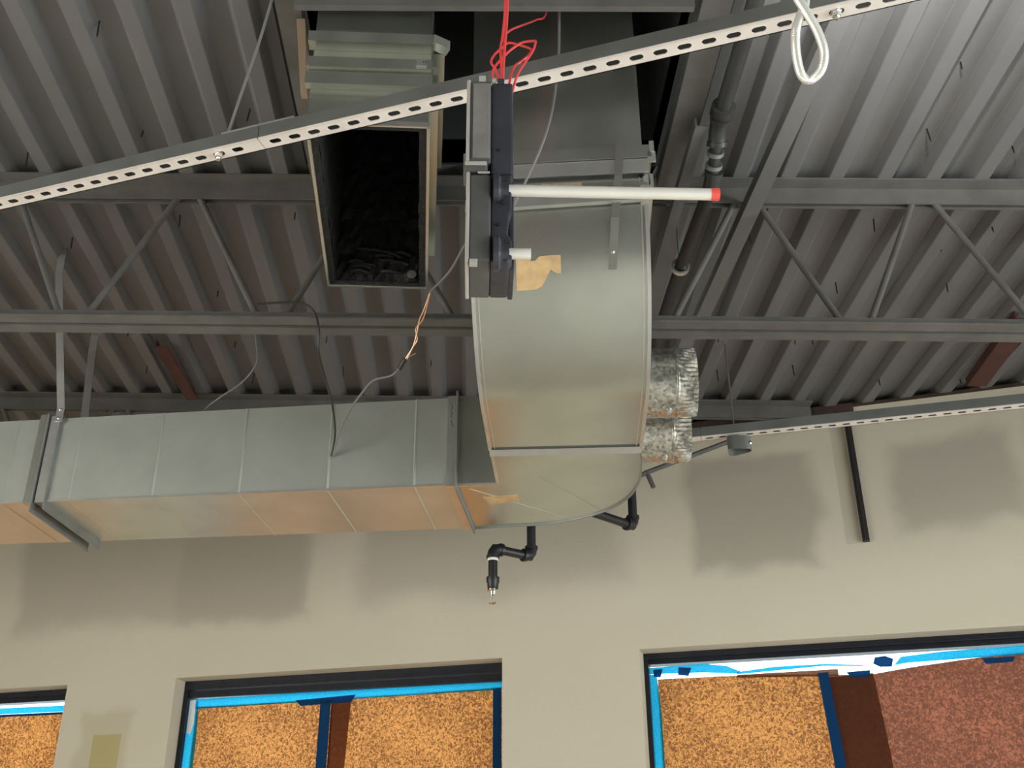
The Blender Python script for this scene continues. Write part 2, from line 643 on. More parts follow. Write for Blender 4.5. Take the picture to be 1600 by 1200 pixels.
# rusty bearing angle where the deck meets the window wall
tr = MB()
wbox(tr, S0, S1, WALL_K - 0.006, WALL_K + 0.1, TOPZ - 0.004, DECK_Z + 0.004)
wbox(tr, -0.9, 0.17, WALL_K - 0.016, WALL_K - 0.006, TOPZ - 0.030, DECK_Z + 0.004)
thing('trim_1', tr, 'rust', 'rusty brown steel angle along the top of the window wall', 'trim', kind='structure', origin=(0, 0, 3.7), rotz=-B)

# ------------------------------------------------------------------ windows
def window(n, s0, s1, headh, label, jw=0.045):
    r = root('window_%d' % n, Wp((s0 + s1) / 2, WALL_K + 0.085, SILL), label, 'window', kind='structure', rotz=-B)
    k = WALL_K + 0.085
    mb = MB()
    wbox(mb, s0, s1, k, k + 0.06, HEAD - headh * 0.55, HEAD)
    wbox(mb, s0, s1, k + 0.012, k + 0.07, HEAD - headh, HEAD - headh * 0.5)
    bevel(part('head_frame', mb, 'bronze_frame', r), 0.003)
    for a, b in ((s0, s0 + jw), (s1 - jw, s1)):
        mb = MB()
        wbox(mb, a, b, k, k + 0.06, SILL, HEAD - headh * 0.55)
        bevel(part('jamb_frame', mb, 'bronze_frame', r), 0.003)
    mb = MB()
    wbox(mb, s0, s1, k, k + 0.06, SILL, SILL + 0.06)
    part('sill_frame', mb, 'bronze_frame', r)
    mb = MB()
    wbox(mb, s0 + 0.02, s1 - 0.02, k + 0.050, k + 0.056, SILL + 0.03, HEAD - 0.03)
    part('pane', mb, 'window_glass', r)
    return r


window(1, *WIN[0], 0.055, 'dark framed window cut off by the left edge, covered with brown paper')
window(2, *WIN[1], 0.082, 'dark framed window below the duct, covered with brown paper', 0.026)
window(3, *WIN[2], 0.046, 'dark framed window on the right with bright gaps above its paper', 0.020)


def paper(s0, s1, tops, material, label, kofs=0.034, group='papers covering the windows'):
    """sheet of paper hung inside the glass; tops: z of its upper edge at evenly spaced points"""
    k = WALL_K + 0.085 + kofs
    n = len(tops)
    A, Bt = [], []
    cols = 24
    for i in range(cols + 1):
        u = i / cols
        f_ = u * (n - 1)
        j = min(int(f_), n - 2)
        zt = tops[j] + (tops[j + 1] - tops[j]) * (f_ - j)
        s = s0 + (s1 - s0) * u
        wob = 0.0025 * math.sin(u * 17 + s0 * 3)
        A.append(Wp(s, k + wob, zt))
        Bt.append(Wp(s, k - wob, SILL + 0.05))
    mb = MB().strip(A, Bt)
    r = thing('window_paper', mb, material, label, 'paper sheet', group=group,
              origin=Wp((s0 + s1) / 2, k, SILL + 0.05), rotz=-B)
    return r


def tape(parent, pts, material='blue_tape', kofs=0.030, label=None):
    k = WALL_K + 0.085 + kofs
    mb = MB().add([Wp(s, k, z) for s, z in pts], [tuple(range(len(pts)))])
    return part('tape_strip', mb, material, parent, label=label)


# window 1
p = paper(-5.47, -3.86, [2.645, 2.642, 2.640], 'kraft_paper', 'orange lit brown paper in the window cut off at the left edge')
tape(p, [(-5.48, 2.69), (-3.87, 2.678), (-3.87, 2.646), (-5.48, 2.655)])
tape(p, [(-5.48, 2.653), (-3.87, 2.645), (-3.87, 2.632), (-5.48, 2.640)], 'blue_tape_doubled')
# window 2
p = paper(-3.112, -2.36, [2.634, 2.636, 2.642], 'kraft_paper', 'left brown paper sheet in the window below the duct')
tape(p, [(-3.15, 2.672), (-1.502, 2.682), (-1.502, 2.640), (-2.2, 2.634), (-2.7, 2.628), (-3.15, 2.624)], kofs=0.028)
tape(p, [(-3.154, 2.66), (-3.105, 2.66), (-3.092, 2.5), (-3.09, 0.9), (-3.154, 0.9)], kofs=0.026)
tape(p, [(-3.150, 2.665), (-3.118, 2.667), (-3.114, 2.55), (-3.128, 2.50), (-3.148, 2.51)], 'white_sealant', 0.022, 'crumpled shiny plastic flap')
tape(p, [(-2.56, 2.640), (-2.24, 2.652), (-2.26, 2.618), (-2.53, 2.612)], 'blue_tape_doubled', 0.024)
tape(p, [(-2.424, 2.63), (-2.368, 2.63), (-2.372, 0.9), (-2.428, 0.9)], 'blue_tape_doubled', 0.024)
p = paper(-2.37, -1.508, [2.640, 2.644, 2.652], 'kraft_paper', 'right brown paper sheet in the window below the duct', 0.038)
tape(p, [(-2.37, 2.63), (-2.266, 2.635), (-2.282, 2.3), (-2.30, 0.9), (-2.37, 0.9)], 'doubled_paper', 0.033, 'dark doubled paper overlap')
tape(p, [(-1.556, 2.65), (-1.515, 2.65), (-1.515, 0.9), (-1.556, 0.9)], 'blue_tape_doubled', 0.033)
# window 3
p = paper(-0.80, -0.10, [2.650, 2.650, 2.648, 2.642, 2.632], 'kraft_paper', 'orange paper sheet left of the dark seam in the right window')
tape(p, [(-0.832, 2.70), (-0.60, 2.706), (-0.50, 2.690), (-0.44, 2.662), (-0.46, 2.655), (-0.60, 2.668), (-0.832, 2.672)], kofs=0.028)
tape(p, [(-0.832, 2.67), (-0.802, 2.67), (-0.792, 2.5), (-0.79, 0.9), (-0.832, 0.9)], kofs=0.026)
tape(p, [(-0.46, 2.662), (-0.30, 2.676), (-0.10, 2.676), (0.05, 2.664), (0.05, 2.658), (-0.10, 2.668), (-0.46, 2.652)], kofs=0.028)
tape(p, [(-0.46, 2.650), (-0.05, 2.652), (-0.05, 2.624), (-0.30, 2.632), (-0.46, 2.638)], 'doubled_paper', 0.027, 'folded paper edge')
tape(p, [(-0.815, 2.690), (-0.775, 2.692), (-0.785, 2.655), (-0.815, 2.660)], 'blue_tape_doubled', 0.024)
tape(p, [(-0.705, 2.695), (-0.65, 2.690), (-0.665, 2.655), (-0.71, 2.662)], 'blue_tape_doubled', 0.024)
tape(p, [(-0.132, 2.64), (-0.090, 2.64), (-0.070, 2.3), (-0.068, 0.9), (-0.110, 0.9), (-0.114, 2.3)], 'blue_tape_doubled', 0.022)
p = paper(-0.11, 0.838, [2.632, 2.626, 2.650, 2.668, 2.677, 2.682], 'rosin_paper', 'dark reddish paper sheet right of the seam in the right window', 0.040)
tape(p, [(-0.11, 2.62), (0.085, 2.63), (0.105, 2.3), (0.11, 0.9), (-0.11, 0.9)], 'doubled_paper', 0.036, 'dark doubled paper overlap')
tape(p, [(0.20, 2.688), (0.36, 2.700), (0.60, 2.705), (0.81, 2.708), (0.81, 2.672), (0.5, 2.668), (0.22, 2.662), (0.17, 2.655)], kofs=0.028)
tape(p, [(0.10, 2.690), (0.14, 2.694), (0.17, 2.680), (0.16, 2.648), (0.115, 2.650), (0.09, 2.665)], 'blue_tape_doubled', 0.022)
tape(p, [(-0.02, 2.636), (0.075, 2.640), (0.07, 2.612), (0.0, 2.612)], 'blue_tape_doubled', 0.022)
tape(p, [(0.50, 2.662), (0.62, 2.664), (0.61, 2.642), (0.51, 2.640)], 'blue_tape_doubled', 0.022)

# dark steel strip on the wall right of the struts
mb = MB()
wbox(mb, 0.122, 0.150, WALL_K - 0.022, WALL_K - 0.0005, 3.148, 3.72)
wbox(mb, 0.132, 0.138, WALL_K - 0.027, WALL_K - 0.022, 3.148, 3.72)
thing('wall_channel', mb, 'dark_strip', 'dark vertical steel strip fixed to the wall below the far strut', 'steel strip', rotz=-B)

# ------------------------------------------------------------------ bar joists
def joist(y, x0, x1, nodes, label, seat=None):
    r = root('bar_joist', ((x0 + x1) / 2, y, 3.24), label, 'steel joist', group='open web roof joists')
    for nm, ya, yb in (('top_chord', y, y + 0.055), ('top_chord', y + 0.075, y + 0.130)):
        mb = MB()
        front = ya == y
        mb.box(x0, x1, ya, yb, DECK_Z - 0.0055, DECK_Z - 0.0005)
        yv = (yb - 0.006, yb) if front else (ya, ya + 0.006)
        mb.box(x0, x1, *yv, DECK_Z - 0.062, DECK_Z - 0.005)
        part(nm, mb, 'joist_primer', r)
    bx0, bx1 = (x0, x1) if seat is None else (x0, seat)
    for ya, yb in ((y + 0.004, y + 0.046), (y + 0.064, y + 0.106)):
        mb = MB()
        front = ya < y + 0.02
        mb.box(bx0, bx1, ya, yb, 3.256, 3.262)
        yv = (yb - 0.006, yb) if front else (ya, ya + 0.006)
        mb.box(bx0, bx1, *yv, 3.262, 3.298)
        part('bottom_chord', mb, 'joist_primer', r)
    for (xa, za), (xb, zb) in nodes:
        mb = MB().tube([(xa, y + 0.062, za), (xb, y + 0.062, zb)], 0.0105, 10)
        part('web_rod', mb, 'joist_primer', r, True)
    return r


TZ, BZ = 3.74, 3.275


def web_nodes(tops, bots):
    nd = []
    for t_ in tops:
        for b_ in bots:
            if 0.12 < abs(t_ - b_) < 0.45:
                sg = 1 if b_ > t_ else -1
                nd.append(((t_ + sg * 0.034, TZ), (b_ - sg * 0.034, BZ)))
    return nd


tops = [-0.94 - 0.59 * i for i in range(8, 0, -1)] + [-0.94, -0.345, 0.25, 0.857, 1.42, 2.0, 2.58, 3.16, 3.74, 4.32]
bots = [-1.24 - 0.59 * i for i in range(8, 0, -1)] + [-1.24, -0.63, -0.03, 0.55, 1.142, 1.72, 2.29, 2.87, 3.45, 4.03]
nodes = web_nodes(tops, bots)
P_ = 0.575
joist(2.80, XL, XR, nodes, 'open web bar joist crossing the whole view above the open duct')
nodes2 = []
for i in range(-8, 3):
    t = -1.62 + i * P_
    if -5.9 < t < 0.5:
        nodes2.append(((t - 0.033, TZ), (t - 0.30, BZ)))
        nodes2.append(((t + 0.033, TZ), (t + 0.28, BZ)))
nodes2.append(((1.43, TZ), (0.74, 3.455)))
nodes2.append(((0.745, 3.455), (0.30, BZ)))
nodes2.append(((0.748, 3.465), (0.775, 3.388)))
joist(4.385, XL + 0.3, 1.50, nodes2, 'bar joist farther back, ending in the window wall', seat=0.35)

# ------------------------------------------------------------------ roof opening, its steel frame and the curb above
r = root('opening_frame', (0.04, 2.0, 3.68), 'grey steel angle frame around the duct opening in the roof', 'steel frame')
mb = MB().box(-0.468, 0.530, 1.985, 1.993, 3.678, 3.789).box(-0.468, 0.530, 1.993, 2.003, 3.678, 3.684)
part('header_angle', mb, 'joist_primer', r)
mb = MB().box(-0.530, -0.466, 1.995, 2.795, 3.742, 3.748).box(-0.472, -0.466, 1.995, 2.795, 3.748, 3.789)
part('side_angle', mb, 'joist_primer', r)
mb = MB().box(0.562, 0.640, 1.995, 2.795, 3.742, 3.748).box(0.562, 0.568, 1.995, 2.795, 3.748, 3.789)
part('side_angle', mb, 'joist_primer', r)

r = root('roof_curb', (0.04, 2.4, 3.83), 'dark roof curb above the opening that the ducts rise through', 'roof curb')
zc0, zc1 = DECK_Z + 0.001, 4.55
part('curb_wall', MB().box(OPX0 - 0.03, OPX1 + 0.03, OPY0 - 0.03, OPY0, zc0 + .045, zc1), 'curb_inside', r)
part('curb_wall', MB().box(OPX0 - 0.03, OPX1 + 0.03, OPY1, OPY1 + 0.03, zc0 + .045, zc1), 'curb_inside', r)
part('curb_wall', MB().box(OPX0 - 0.03, OPX0, OPY0, OPY1, zc0 + .045, zc1), 'curb_inside', r)
part('curb_wall', MB().box(OPX1, OPX1 + 0.03, OPY0, OPY1, zc0 + .045, zc1), 'curb_inside', r)
part('curb_lid', MB().box(OPX0 - 0.03, OPX1 + 0.03, OPY0 - 0.03, OPY1 + 0.03, zc1, zc1 + 0.03), 'curb_inside', r)

# ------------------------------------------------------------------ open-ended duct (left drop)
AR = math.radians(2.4)
hA = Vector((math.cos(AR), math.sin(AR), 0))
nA = Vector((-math.sin(AR), math.cos(AR), 0))
A0 = Vector((-0.415, 2.036, 0))
WA, DA, ZA = 0.292, 0.725, 3.345


def pA(u, v, z):
    q = A0 + hA * u + nA * v
    return Vector((q.x, q.y, z))


def abox(mb, u0, u1, v0, v1, z0, z1):
    return mb.hexa([pA(u0, v0, z0), pA(u1, v0, z0), pA(u1, v1, z0), pA(u0, v1, z0),
                    pA(u0, v0, z1), pA(u1, v0, z1), pA(u1, v1, z1), pA(u0, v1, z1)])


r = root('open_duct', pA(WA / 2, DA / 2, ZA), 'galvanized duct drop open at its lower end, lined in black', 'duct')
t = 0.004
ZT = 4.5
part('front_panel', abox(MB(), 0, WA, 0, t, ZA, ZT), 'galvanized', r)
part('rear_panel', abox(MB(), 0, WA, DA - t, DA, ZA, ZT), 'galvanized', r)
part('side_panel', abox(MB(), 0, t, t, DA - t, ZA, ZT), 'galvanized', r)
part('side_panel', abox(MB(), WA - t, WA, t, DA - t, ZA, ZT), 'galvanized', r)
# folded rim around the open end
mb = MB()
abox(mb, -0.002, WA + 0.002, -0.004, 0.002, ZA - 0.003, ZA + 0.012)
abox(mb, -0.002, WA + 0.002, DA - 0.002, DA + 0.003, ZA - 0.003, ZA + 0.010)
abox(mb, -0.004, 0.002, -0.002, DA + 0.002, ZA - 0.003, ZA + 0.008)
abox(mb, WA - 0.002, WA + 0.004, -0.002, DA + 0.002, ZA - 0.003, ZA + 0.008)
part('rim', mb, 'galvanized_edge', r)
# black liner with a lumpy inner face
lm = MB()
g_ = 10


def wallgrid(fn, nu, nv, amp):
    vs, fs = [], []
    for i in range(nu + 1):
        for j in range(nv + 1):
            vs.append(fn(i / nu, j / nv, random.uniform(-amp, amp)))
    for i in range(nu):
        for j in range(nv):
            a = i * (nv + 1) + j
            fs.append((a, a + 1, a + nv + 2, a + nv + 1))
    lm.add(vs, fs)


th = 0.022
zl0, zl1 = ZA + 0.004, 4.45
wallgrid(lambda a, b, e: pA(th + a * (WA - 2 * th), th + e, zl0 + b * (zl1 - zl0)), 12, 26, 0.0035)
wallgrid(lambda a, b, e: pA(th + a * (WA - 2 * th), DA - th + e * 1.8, zl0 + b * (zl1 - zl0)), 16, 34, 0.0045)
wallgrid(lambda a, b, e: pA(th + e, th + a * (DA - 2 * th), zl0 + b * (zl1 - zl0)), 20, 26, 0.003)
wallgrid(lambda a, b, e: pA(WA - th + e, th + a * (DA - 2 * th), zl0 + b * (zl1 - zl0)), 20, 26, 0.004)
lm.add([pA(0.004, 0.004, zl1), pA(WA - 0.004, 0.004, zl1), pA(WA - 0.004, DA - 0.004, zl1), pA(0.004, DA - 0.004, zl1)], [(0, 1, 2, 3)])
# cut edge of the liner at the opening
for u0, u1, v0, v1 in ((t, WA - t, t, th), (t, WA - t, DA - th, DA - t), (t, th, th, DA - th), (WA - th, WA - t, th, DA - th)):
    lm.add([pA(u0, v0, zl0), pA(u1, v0, zl0), pA(u1, v1, zl0), pA(u0, v1, zl0)], [(0, 1, 2, 3)])
part('liner', lm, 'liner_black', r)
mb = MB()
for k_ in range(14):
    u, v = random.uniform(0.08, 0.24), DA - th - 0.01
    z = ZA + random.uniform(0.03, 0.14)
    mb.tube(catmull([pA(u - 0.025, v, z), pA(u, v - 0.006, z + random.uniform(-.006, .006)), pA(u + 0.03, v, z - 0.004)], 3), 0.005, 6)
part('liner_fold', mb, 'liner_black', r, True)
part('liner_pin', MB().lathe(pA(WA - 0.045, DA - th - 0.004, ZA + 0.03), tuple(-nA), [(0, 0.0), (0.001, 0.014), (0.004, 0.014), (0.005, 0.0)], 16), 'galvanized_dull', r, True)
# flanges around the drop: a top angle, a clamped rail and a lower lip
for z0, z1, pr, nm in ((3.578, 3.606, 0.034, 'flange_angle'), (3.510, 3.536, 0.020, 'flange_rail'), (3.452, 3.484, 0.022, 'flange_lip')):
    mb = MB()
    abox(mb, -0.012, WA + 0.006, -pr, -0.0005, z0, z1)
    abox(mb, -0.012, WA + 0.006, -pr - 0.004, -pr, z0 - 0.004, z1)
    part(nm, mb, 'galvanized', r)
    mb = MB()
    abox(mb, WA + 0.0005, WA + pr * 1.0, 0.0, DA * (0.98 if nm != 'flange_angle' else 0.62), z0, z1)
    part(nm, mb, 'galvanized', r)
mb = MB()
abox(mb, -0.008, WA + 0.002, -0.012, -0.0006, 3.484, 3.512)
part('flange_web', mb, 'galvanized', r)
mb = MB().obox(pA(WA + 0.022, -0.022, 3.588), hA + Vector((0, 0, -0.55)), nA, Vector((0.5, 0, 1)), 0.045, 0.030, 0.022)
part('flange_corner', mb, 'galvanized_edge', r)
mb = MB()
abox(mb, WA - 0.035, WA - 0.010, -0.030, -0.024, 3.512, 3.533)
part('flange_clip', mb, 'galvanized_edge', r)
for q in (0.018, 0.012):
    part('clip_screw', MB().lathe(pA(WA - q, -0.031, 3.523), tuple(-nA), [(0, 0.0022), (0.002, 0.0)], 8), 'screw_black', r)

# wooden shims between that duct and the opening frame
mb = MB().hexa([Vector(q) for q in ((-0.452, 2.10, 3.50), (-0.436, 2.10, 3.50), (-0.436, 2.125, 3.50), (-0.452, 2.125, 3.50),
                                    (-0.480, 2.085, 3.735), (-0.458, 2.085, 3.735), (-0.458, 2.115, 3.735), (-0.480, 2.115, 3.735))])
thing('wood_shim', mb, 'wood', 'pale wooden strip wedged beside the open duct', 'wood strip')

# ------------------------------------------------------------------ big duct run: riser, radius elbow, turning elbow and trunk
G = math.radians(5.08)
hB = Vector((math.cos(G), -math.sin(G), 0))
nB = Vector((math.sin(G), math.cos(G), 0))


def pB(u, v, z):
    q = hB * u + nB * v
    return Vector((q.x, q.y, z))


def bbox(mb, u0, u1, v0, v1, z0, z1):
    return mb.hexa([pB(u0, v0, z0), pB(u1, v0, z0), pB(u1, v1, z0), pB(u0, v1, z0),
                    pB(u0, v0, z1), pB(u1, v0, z1), pB(u1, v1, z1), pB(u0, v1, z1)])


UL, UR, V0, ZB, DH = -0.2145, 0.2145, 2.205, 2.88, 0.305
RH = 0.42
VE = 2.895
run = root('duct_run', pB(0, 3.0, ZB), 'galvanized duct run dropping through a curved elbow and turning left along the wall', 'duct')

# riser through the roof
mb = MB()
bbox(mb, UL, UR, V0, V0 + DH, 3.315, 4.5)
part('riser', mb, 'galvanized', run)
part('joint_gasket', bbox(MB(), UL + 0.012, UR - 0.012, V0 + 0.012, V0 + DH - 0.012, 3.25, 3.33), 'inside_dark', run)


def heel(offset=0.0, n=22):
    pts = [(V0 - offset, 3.285)]
    for i in range(n + 1):
        a = math.pi / 2 * i / n
        pts.append((V0 + RH - (RH + offset) * math.cos(a), ZB + RH - (RH + offset) * math.sin(a)))
    pts.append((VE, ZB - offset))
    return pts


def throat(n=10):
    rt_ = RH - DH
    pts = [(V0 + DH, 3.285)]
    for i in range(n + 1):
        a = math.pi / 2 * i / n
        pts.append((V0 + RH - rt_ * math.cos(a), ZB + RH - rt_ * math.sin(a)))
    pts.append((VE, ZB + DH))
    return pts


hp = heel()
tp = throat()
mb = MB()
mb.strip([pB(UL, v, z) for v, z in hp], [pB(UR, v, z) for v, z in hp])
part('elbow_heel', mb, 'galvanized', run, True)
mb = MB()
mb.strip([pB(UL, v, z) for v, z in tp], [pB(UR, v, z) for v, z in tp])
part('elbow_throat', mb, 'galvanized', run, True)
for u in (UL, UR):
    poly = [pB(u, v, z) for v, z in hp] + [pB(u, v, z) for v, z in reversed(tp)]
    part('elbow_cheek', MB().prism(poly, (0, 0, 0), tuple(hB * (0.0012 if u < 0 else -0.0012))), 'galvanized', run)
# seams standing proud along both edges of the heel
ho = heel(0.006)
for u0, u1 in ((UL - 0.006, UL + 0.003), (UL + 0.010, UL + 0.013), (UR - 0.003, UR + 0.006), (UR - 0.013, UR - 0.010)):
    mb = MB()
    o_ = ho if (u1 - u0) > 0.005 else heel(0.0018)
    ii = heel(-0.002)
    mb.strip([pB(u0, v, z) for v, z in o_], [pB(u1, v, z) for v, z in o_])
    mb.strip([pB(u0, v, z) for v, z in ii], [pB(u0, v, z) for v, z in o_])
    mb.strip([pB(u1, v, z) for v, z in ii], [pB(u1, v, z) for v, z in o_])
    part('edge_seam', mb, 'galvanized_edge', run, True)

# open flanges between riser and elbow
def ringB(z0l, z1l, z0r, z1r, pr, lip):
    mb = MB()
    for u0, u1, v0, v1 in ((UL - pr, UR + pr, V0 - pr, V0), (UL - pr, UR + pr, V0 + DH, V0 + DH + pr), (UL - pr, UL, V0, V0 + DH), (UR, UR + pr, V0, V0 + DH)):
        mb.hexa([pB(u0, v0, z0l if u0 < 0 else z0r), pB(u1, v0, z0r if u1 > 0 else z0l), pB(u1, v1, z0r if u1 > 0 else z0l), pB(u0, v1, z0l if u0 < 0 else z0r),
                 pB(u0, v0, z1l if u0 < 0 else z1r), pB(u1, v0, z1r if u1 > 0 else z1l), pB(u1, v1, z1r if u1 > 0 else z1l), pB(u0, v1, z1l if u0 < 0 else z1r)])
    if lip:
        mb.hexa([pB(UL - pr - .002, V0 - pr - 0.004, z0l - lip), pB(UR + pr, V0 - pr - 0.004, z0r - lip), pB(UR + pr, V0 - pr, z0r - lip), pB(UL - pr, V0 - pr, z0l - lip),
                 pB(UL - pr - .002, V0 - pr - 0.004, z1l), pB(UR + pr, V0 - pr - 0.004, z1r), pB(UR + pr, V0 - pr, z1r), pB(UL - pr, V0 - pr, z1l)])
    return mb


part('upper_flange', ringB(3.348, 3.386, 3.348, 3.386, 0.020, 0.0), 'galvanized', run)
part('upper_flange', ringB(3.312, 3.346, 3.312, 3.346, 0.012, 0.006), 'galvanized_edge', run)
part('lower_flange', ringB(3.246, 3.276, 3.252, 3.282, 0.006, 0.0), 'galvanized', run)
part('lower_flange', ringB(3.214, 3.244, 3.226, 3.250, 0.014, 0.0), 'galvanized_edge', run)
mb = MB()
bbox(mb, UR + 0.016, UR + 0.027, V0 - 0.024, V0 - 0.010, 3.362, 3.394)
bbox(mb, UR + 0.010, UR + 0.030, V0 - 0.020, V0 - 0.012, 3.335, 3.364)
part('flange_corner', mb, 'galvanized_edge', run)
mb = MB()
bbox(mb, UR - 0.012, UR + 0.012, V0 - 0.020, V0 + 0.01, 3.222, 3.262)
part('flange_corner', mb, 'galvanized_edge', run)
# side flange bar running back on the right
mb = MB()
bbox(mb, UR + 0.014, UR + 0.022, V0, V0 + DH + 0.1, 3.27, 3.31)
bbox(mb, UR + 0.002, UR + 0.010, V0, V0 + DH + 0.1, 3.27, 3.31)
part('flange_bar', mb, 'galvanized_edge', run)

# tape labels on the elbow
def heel_pt(u, z, off=0.0015):
    if z >= ZB + RH:
        return pB(u, V0 - off, z)
    c = math.sqrt(max(RH * RH - (ZB + RH - z) ** 2, 0))
    q = pB(u, V0 + RH - c, z)
    nrm = (pB(u, V0 + RH - c, z) - pB(u, V0 + RH, ZB + RH)).normalized()
    return q + nrm * off


tear = [(-0.107, 3.040), (-0.107, 3.105), (-0.088, 3.107), (-0.078, 3.112), (-0.070, 3.100), (-0.060, 3.100), (-0.050, 3.109), (-0.02, 3.111), (0.003, 3.110),
        (0.003, 3.072), (-0.008, 3.072), (-0.022, 3.080), (-0.032, 3.065), (-0.044, 3.048), (-0.060, 3.041)]
mb = MB()
mb.add([heel_pt(u, z, 0.002) for u, z in tear], [tuple(range(len(tear)))])
part('tape_label', mb, 'brown_paper_label', run, label='torn tan tape on the curved elbow')
mb = MB()
mb.add([pB(-0.04, V0 - 0.0135, 3.262), pB(0.06, V0 - 0.0135, 3.262), pB(0.06, V0 - 0.0135, 3.284), pB(-0.04, V0 - 0.0135, 3.284)], [(0, 1, 2, 3)])
part('tape_label', mb, 'label_stained', run, label='stained tan label in the open joint')

# turning elbow, flat on plan: heel curve from the forward leg round to the left
TY = math.radians(8.2)
tdir = Vector((-math.cos(TY), math.sin(TY), 0))
tnor = Vector((math.sin(TY), math.cos(TY), 0))
TH = Vector((0.068, 3.164, 0))      # inside corner of the turn
TD = 0.398


def pT(t_, d, z):
    q = TH + tdir * t_ + tnor * d
    return Vector((q.x, q.y, z))


e2 = [pB(UL, VE, 0), pB(UR, VE, 0)]
curve = catmull([Vector((0.488, 2.974, 0)), Vector((0.502, 3.097, 0)), Vector((0.499, 3.19, 0)), Vector((0.485, 3.268, 0)), Vector((0.455, 3.343, 0)),
                 Vector((0.410, 3.406, 0)), Vector((0.352, 3.458, 0)), Vector((0.285, 3.499, 0)), Vector((0.20, 3.530, 0)), Vector((0.10, 3.548, 0)), pT(0.13, TD, 0)], 3)
e2 += curve
e2 += [pT(0.13, 0, 0), pT(0, 0, 0)]
mb = MB().prism(e2, (0, 0, ZB), (0, 0, ZB + DH))
part('turning_elbow', mb, 'galvanized', run)
# standing seam round the outer edge of the turn, below the cheek
mb = MB()
prev = None
for q in [pB(UR, VE, 0)] + curve:
    if prev is not None:
        mb.bar((prev.x, prev.y, ZB - 0.001), (q.x, q.y, ZB - 0.001), 0.004, 0.009)
    prev = q
part('edge_seam', mb, 'galvanized_dull', run)
mb = MB()
mb.bar(pB(UL, VE, ZB - 0.001), pT(0, 0, ZB - 0.001), 0.007, 0.008)
mb.bar(pT(0, 0, ZB - 0.001), pT(0.13, 0, ZB - 0.001), 0.007, 0.008)
part('edge_seam', mb, 'galvanized_edge', run)
# joint cleat between the two elbows
mb = MB()
mb.hexa([pB(UL - .004, VE, ZB - 0.003), pB(UR + .004, VE, ZB - 0.003), pB(UR + .004, VE + 0.022, ZB - 0.014), pB(UL - .004, VE + 0.022, ZB - 0.014),
         pB(UL - .004, VE, ZB), pB(UR + .004, VE, ZB), pB(UR + .004, VE + 0.024, ZB), pB(UL - .004, VE + 0.024, ZB)])
part('joint_cleat', mb, 'galvanized_edge', run)
part('joint_gap', bbox(MB(), UL + 0.002, UR - 0.002, VE - 0.006, VE, ZB - 0.003, ZB), 'inside_dark', run)
# cross-break creases pressed into the cheek
for a, b in (((0.19, 3.10), (0.41, 3.385)), ((-0.02, 3.215), (0.30, 3.46))):
    part('crease', MB().bar((a[0], a[1], ZB - 0.0004), (b[0], b[1], ZB - 0.0004), 0.003, 0.0004), 'galvanized', run)
mb = MB()
LB = [(0.0248, 3.2863), (0.1327, 3.2599), (0.1428, 3.3102), (0.0463, 3.3427)]
mb.hexa([(x_, y_, ZB - 0.0015) for x_, y_ in LB] + [(x_, y_, ZB) for x_, y_ in LB])
part('tape_label', mb, 'brown_paper_label', run, label='tan tape under the turning elbow')

# trunk running off to the left: two sections with pressed beads
def trunk(t0, t1, beads):
    mb = MB()
    P = lambda t_, d, z: pT(t_, d, z)
    mb.hexa([P(t1, 0, ZB), P(t0, 0, ZB), P(t0, TD, ZB), P(t1, TD, ZB), P(t1, 0, ZB + DH), P(t0, 0, ZB + DH), P(t0, TD, ZB + DH), P(t1, TD, ZB + DH)])
    o = part('trunk_section', mb, 'galvanized_matte', run)
    for b in beads:
        m2 = MB()
        w = 0.005
        m2.add([P(b - w, 0, ZB), P(b, -0.0045, ZB), P(b + w, 0, ZB), P(b - w, 0, ZB + DH), P(b, -0.0045, ZB + DH), P(b + w, 0, ZB + DH)],
               [(0, 1, 4, 3), (1, 2, 5, 4)])
        m2.add([P(b - w * .7, 0, ZB), P(b, 0, ZB - 0.0028), P(b + w * .7, 0, ZB), P(b - w * .7, TD, ZB), P(b, TD, ZB - 0.0028), P(b + w * .7, TD, ZB)],
               [(0, 1, 4, 3), (1, 2, 5, 4)])
        part('bead', m2, 'galvanized_matte', o)
    m2 = MB()
    m2.bar(P(t0, -0.001, ZB + 0.001), P(t1, -0.001, ZB + 0.001), 0.006, 0.006)
    part('edge_seam', m2, 'galvanized_edge', o)
    return o


trunk(0.13, 1.507, (0.265, 0.547, 0.842, 1.138, 1.430))
trunk(1.584, 4.2, (1.665, 1.96, 2.26, 2.56))


def ringT(t0, t1, pr, prb=None):
    mb = MB()
    prb = pr if prb is None else prb
    for d0, d1, z0, z1 in ((-pr, 0, ZB - prb, ZB + DH + pr), (TD, TD + pr, ZB - prb, ZB + DH + pr), (0, TD, ZB - prb, ZB), (0, TD, ZB + DH, ZB + DH + pr)):
        mb.hexa([pT(t1, d0, z0), pT(t0, d0, z0), pT(t0, d1, z0), pT(t1, d1, z0), pT(t1, d0, z1), pT(t0, d0, z1), pT(t0, d1, z1), pT(t1, d1, z1)])
    return mb


part('flange', ringT(1.507, 1.511, 0.012, 0.030), 'galvanized_dull', run)
part('flange', ringT(1.511, 1.546, 0.007, 0.004), 'galvanized_edge', run)
part('flange', ringT(1.546, 1.552, 0.002, 0.002), 'inside_dark', run)
part('flange', ringT(1.552, 1.557, 0.014, 0.036), 'galvanized_dull', run)
part('flange', ringT(1.557, 1.584, 0.012, 0.008), 'galvanized', run)
part('flange', ringT(0.128, 0.133, 0.016), 'galvanized_dull', run)
part('flange', ringT(0.133, 0.162, 0.005), 'galvanized_edge', run)

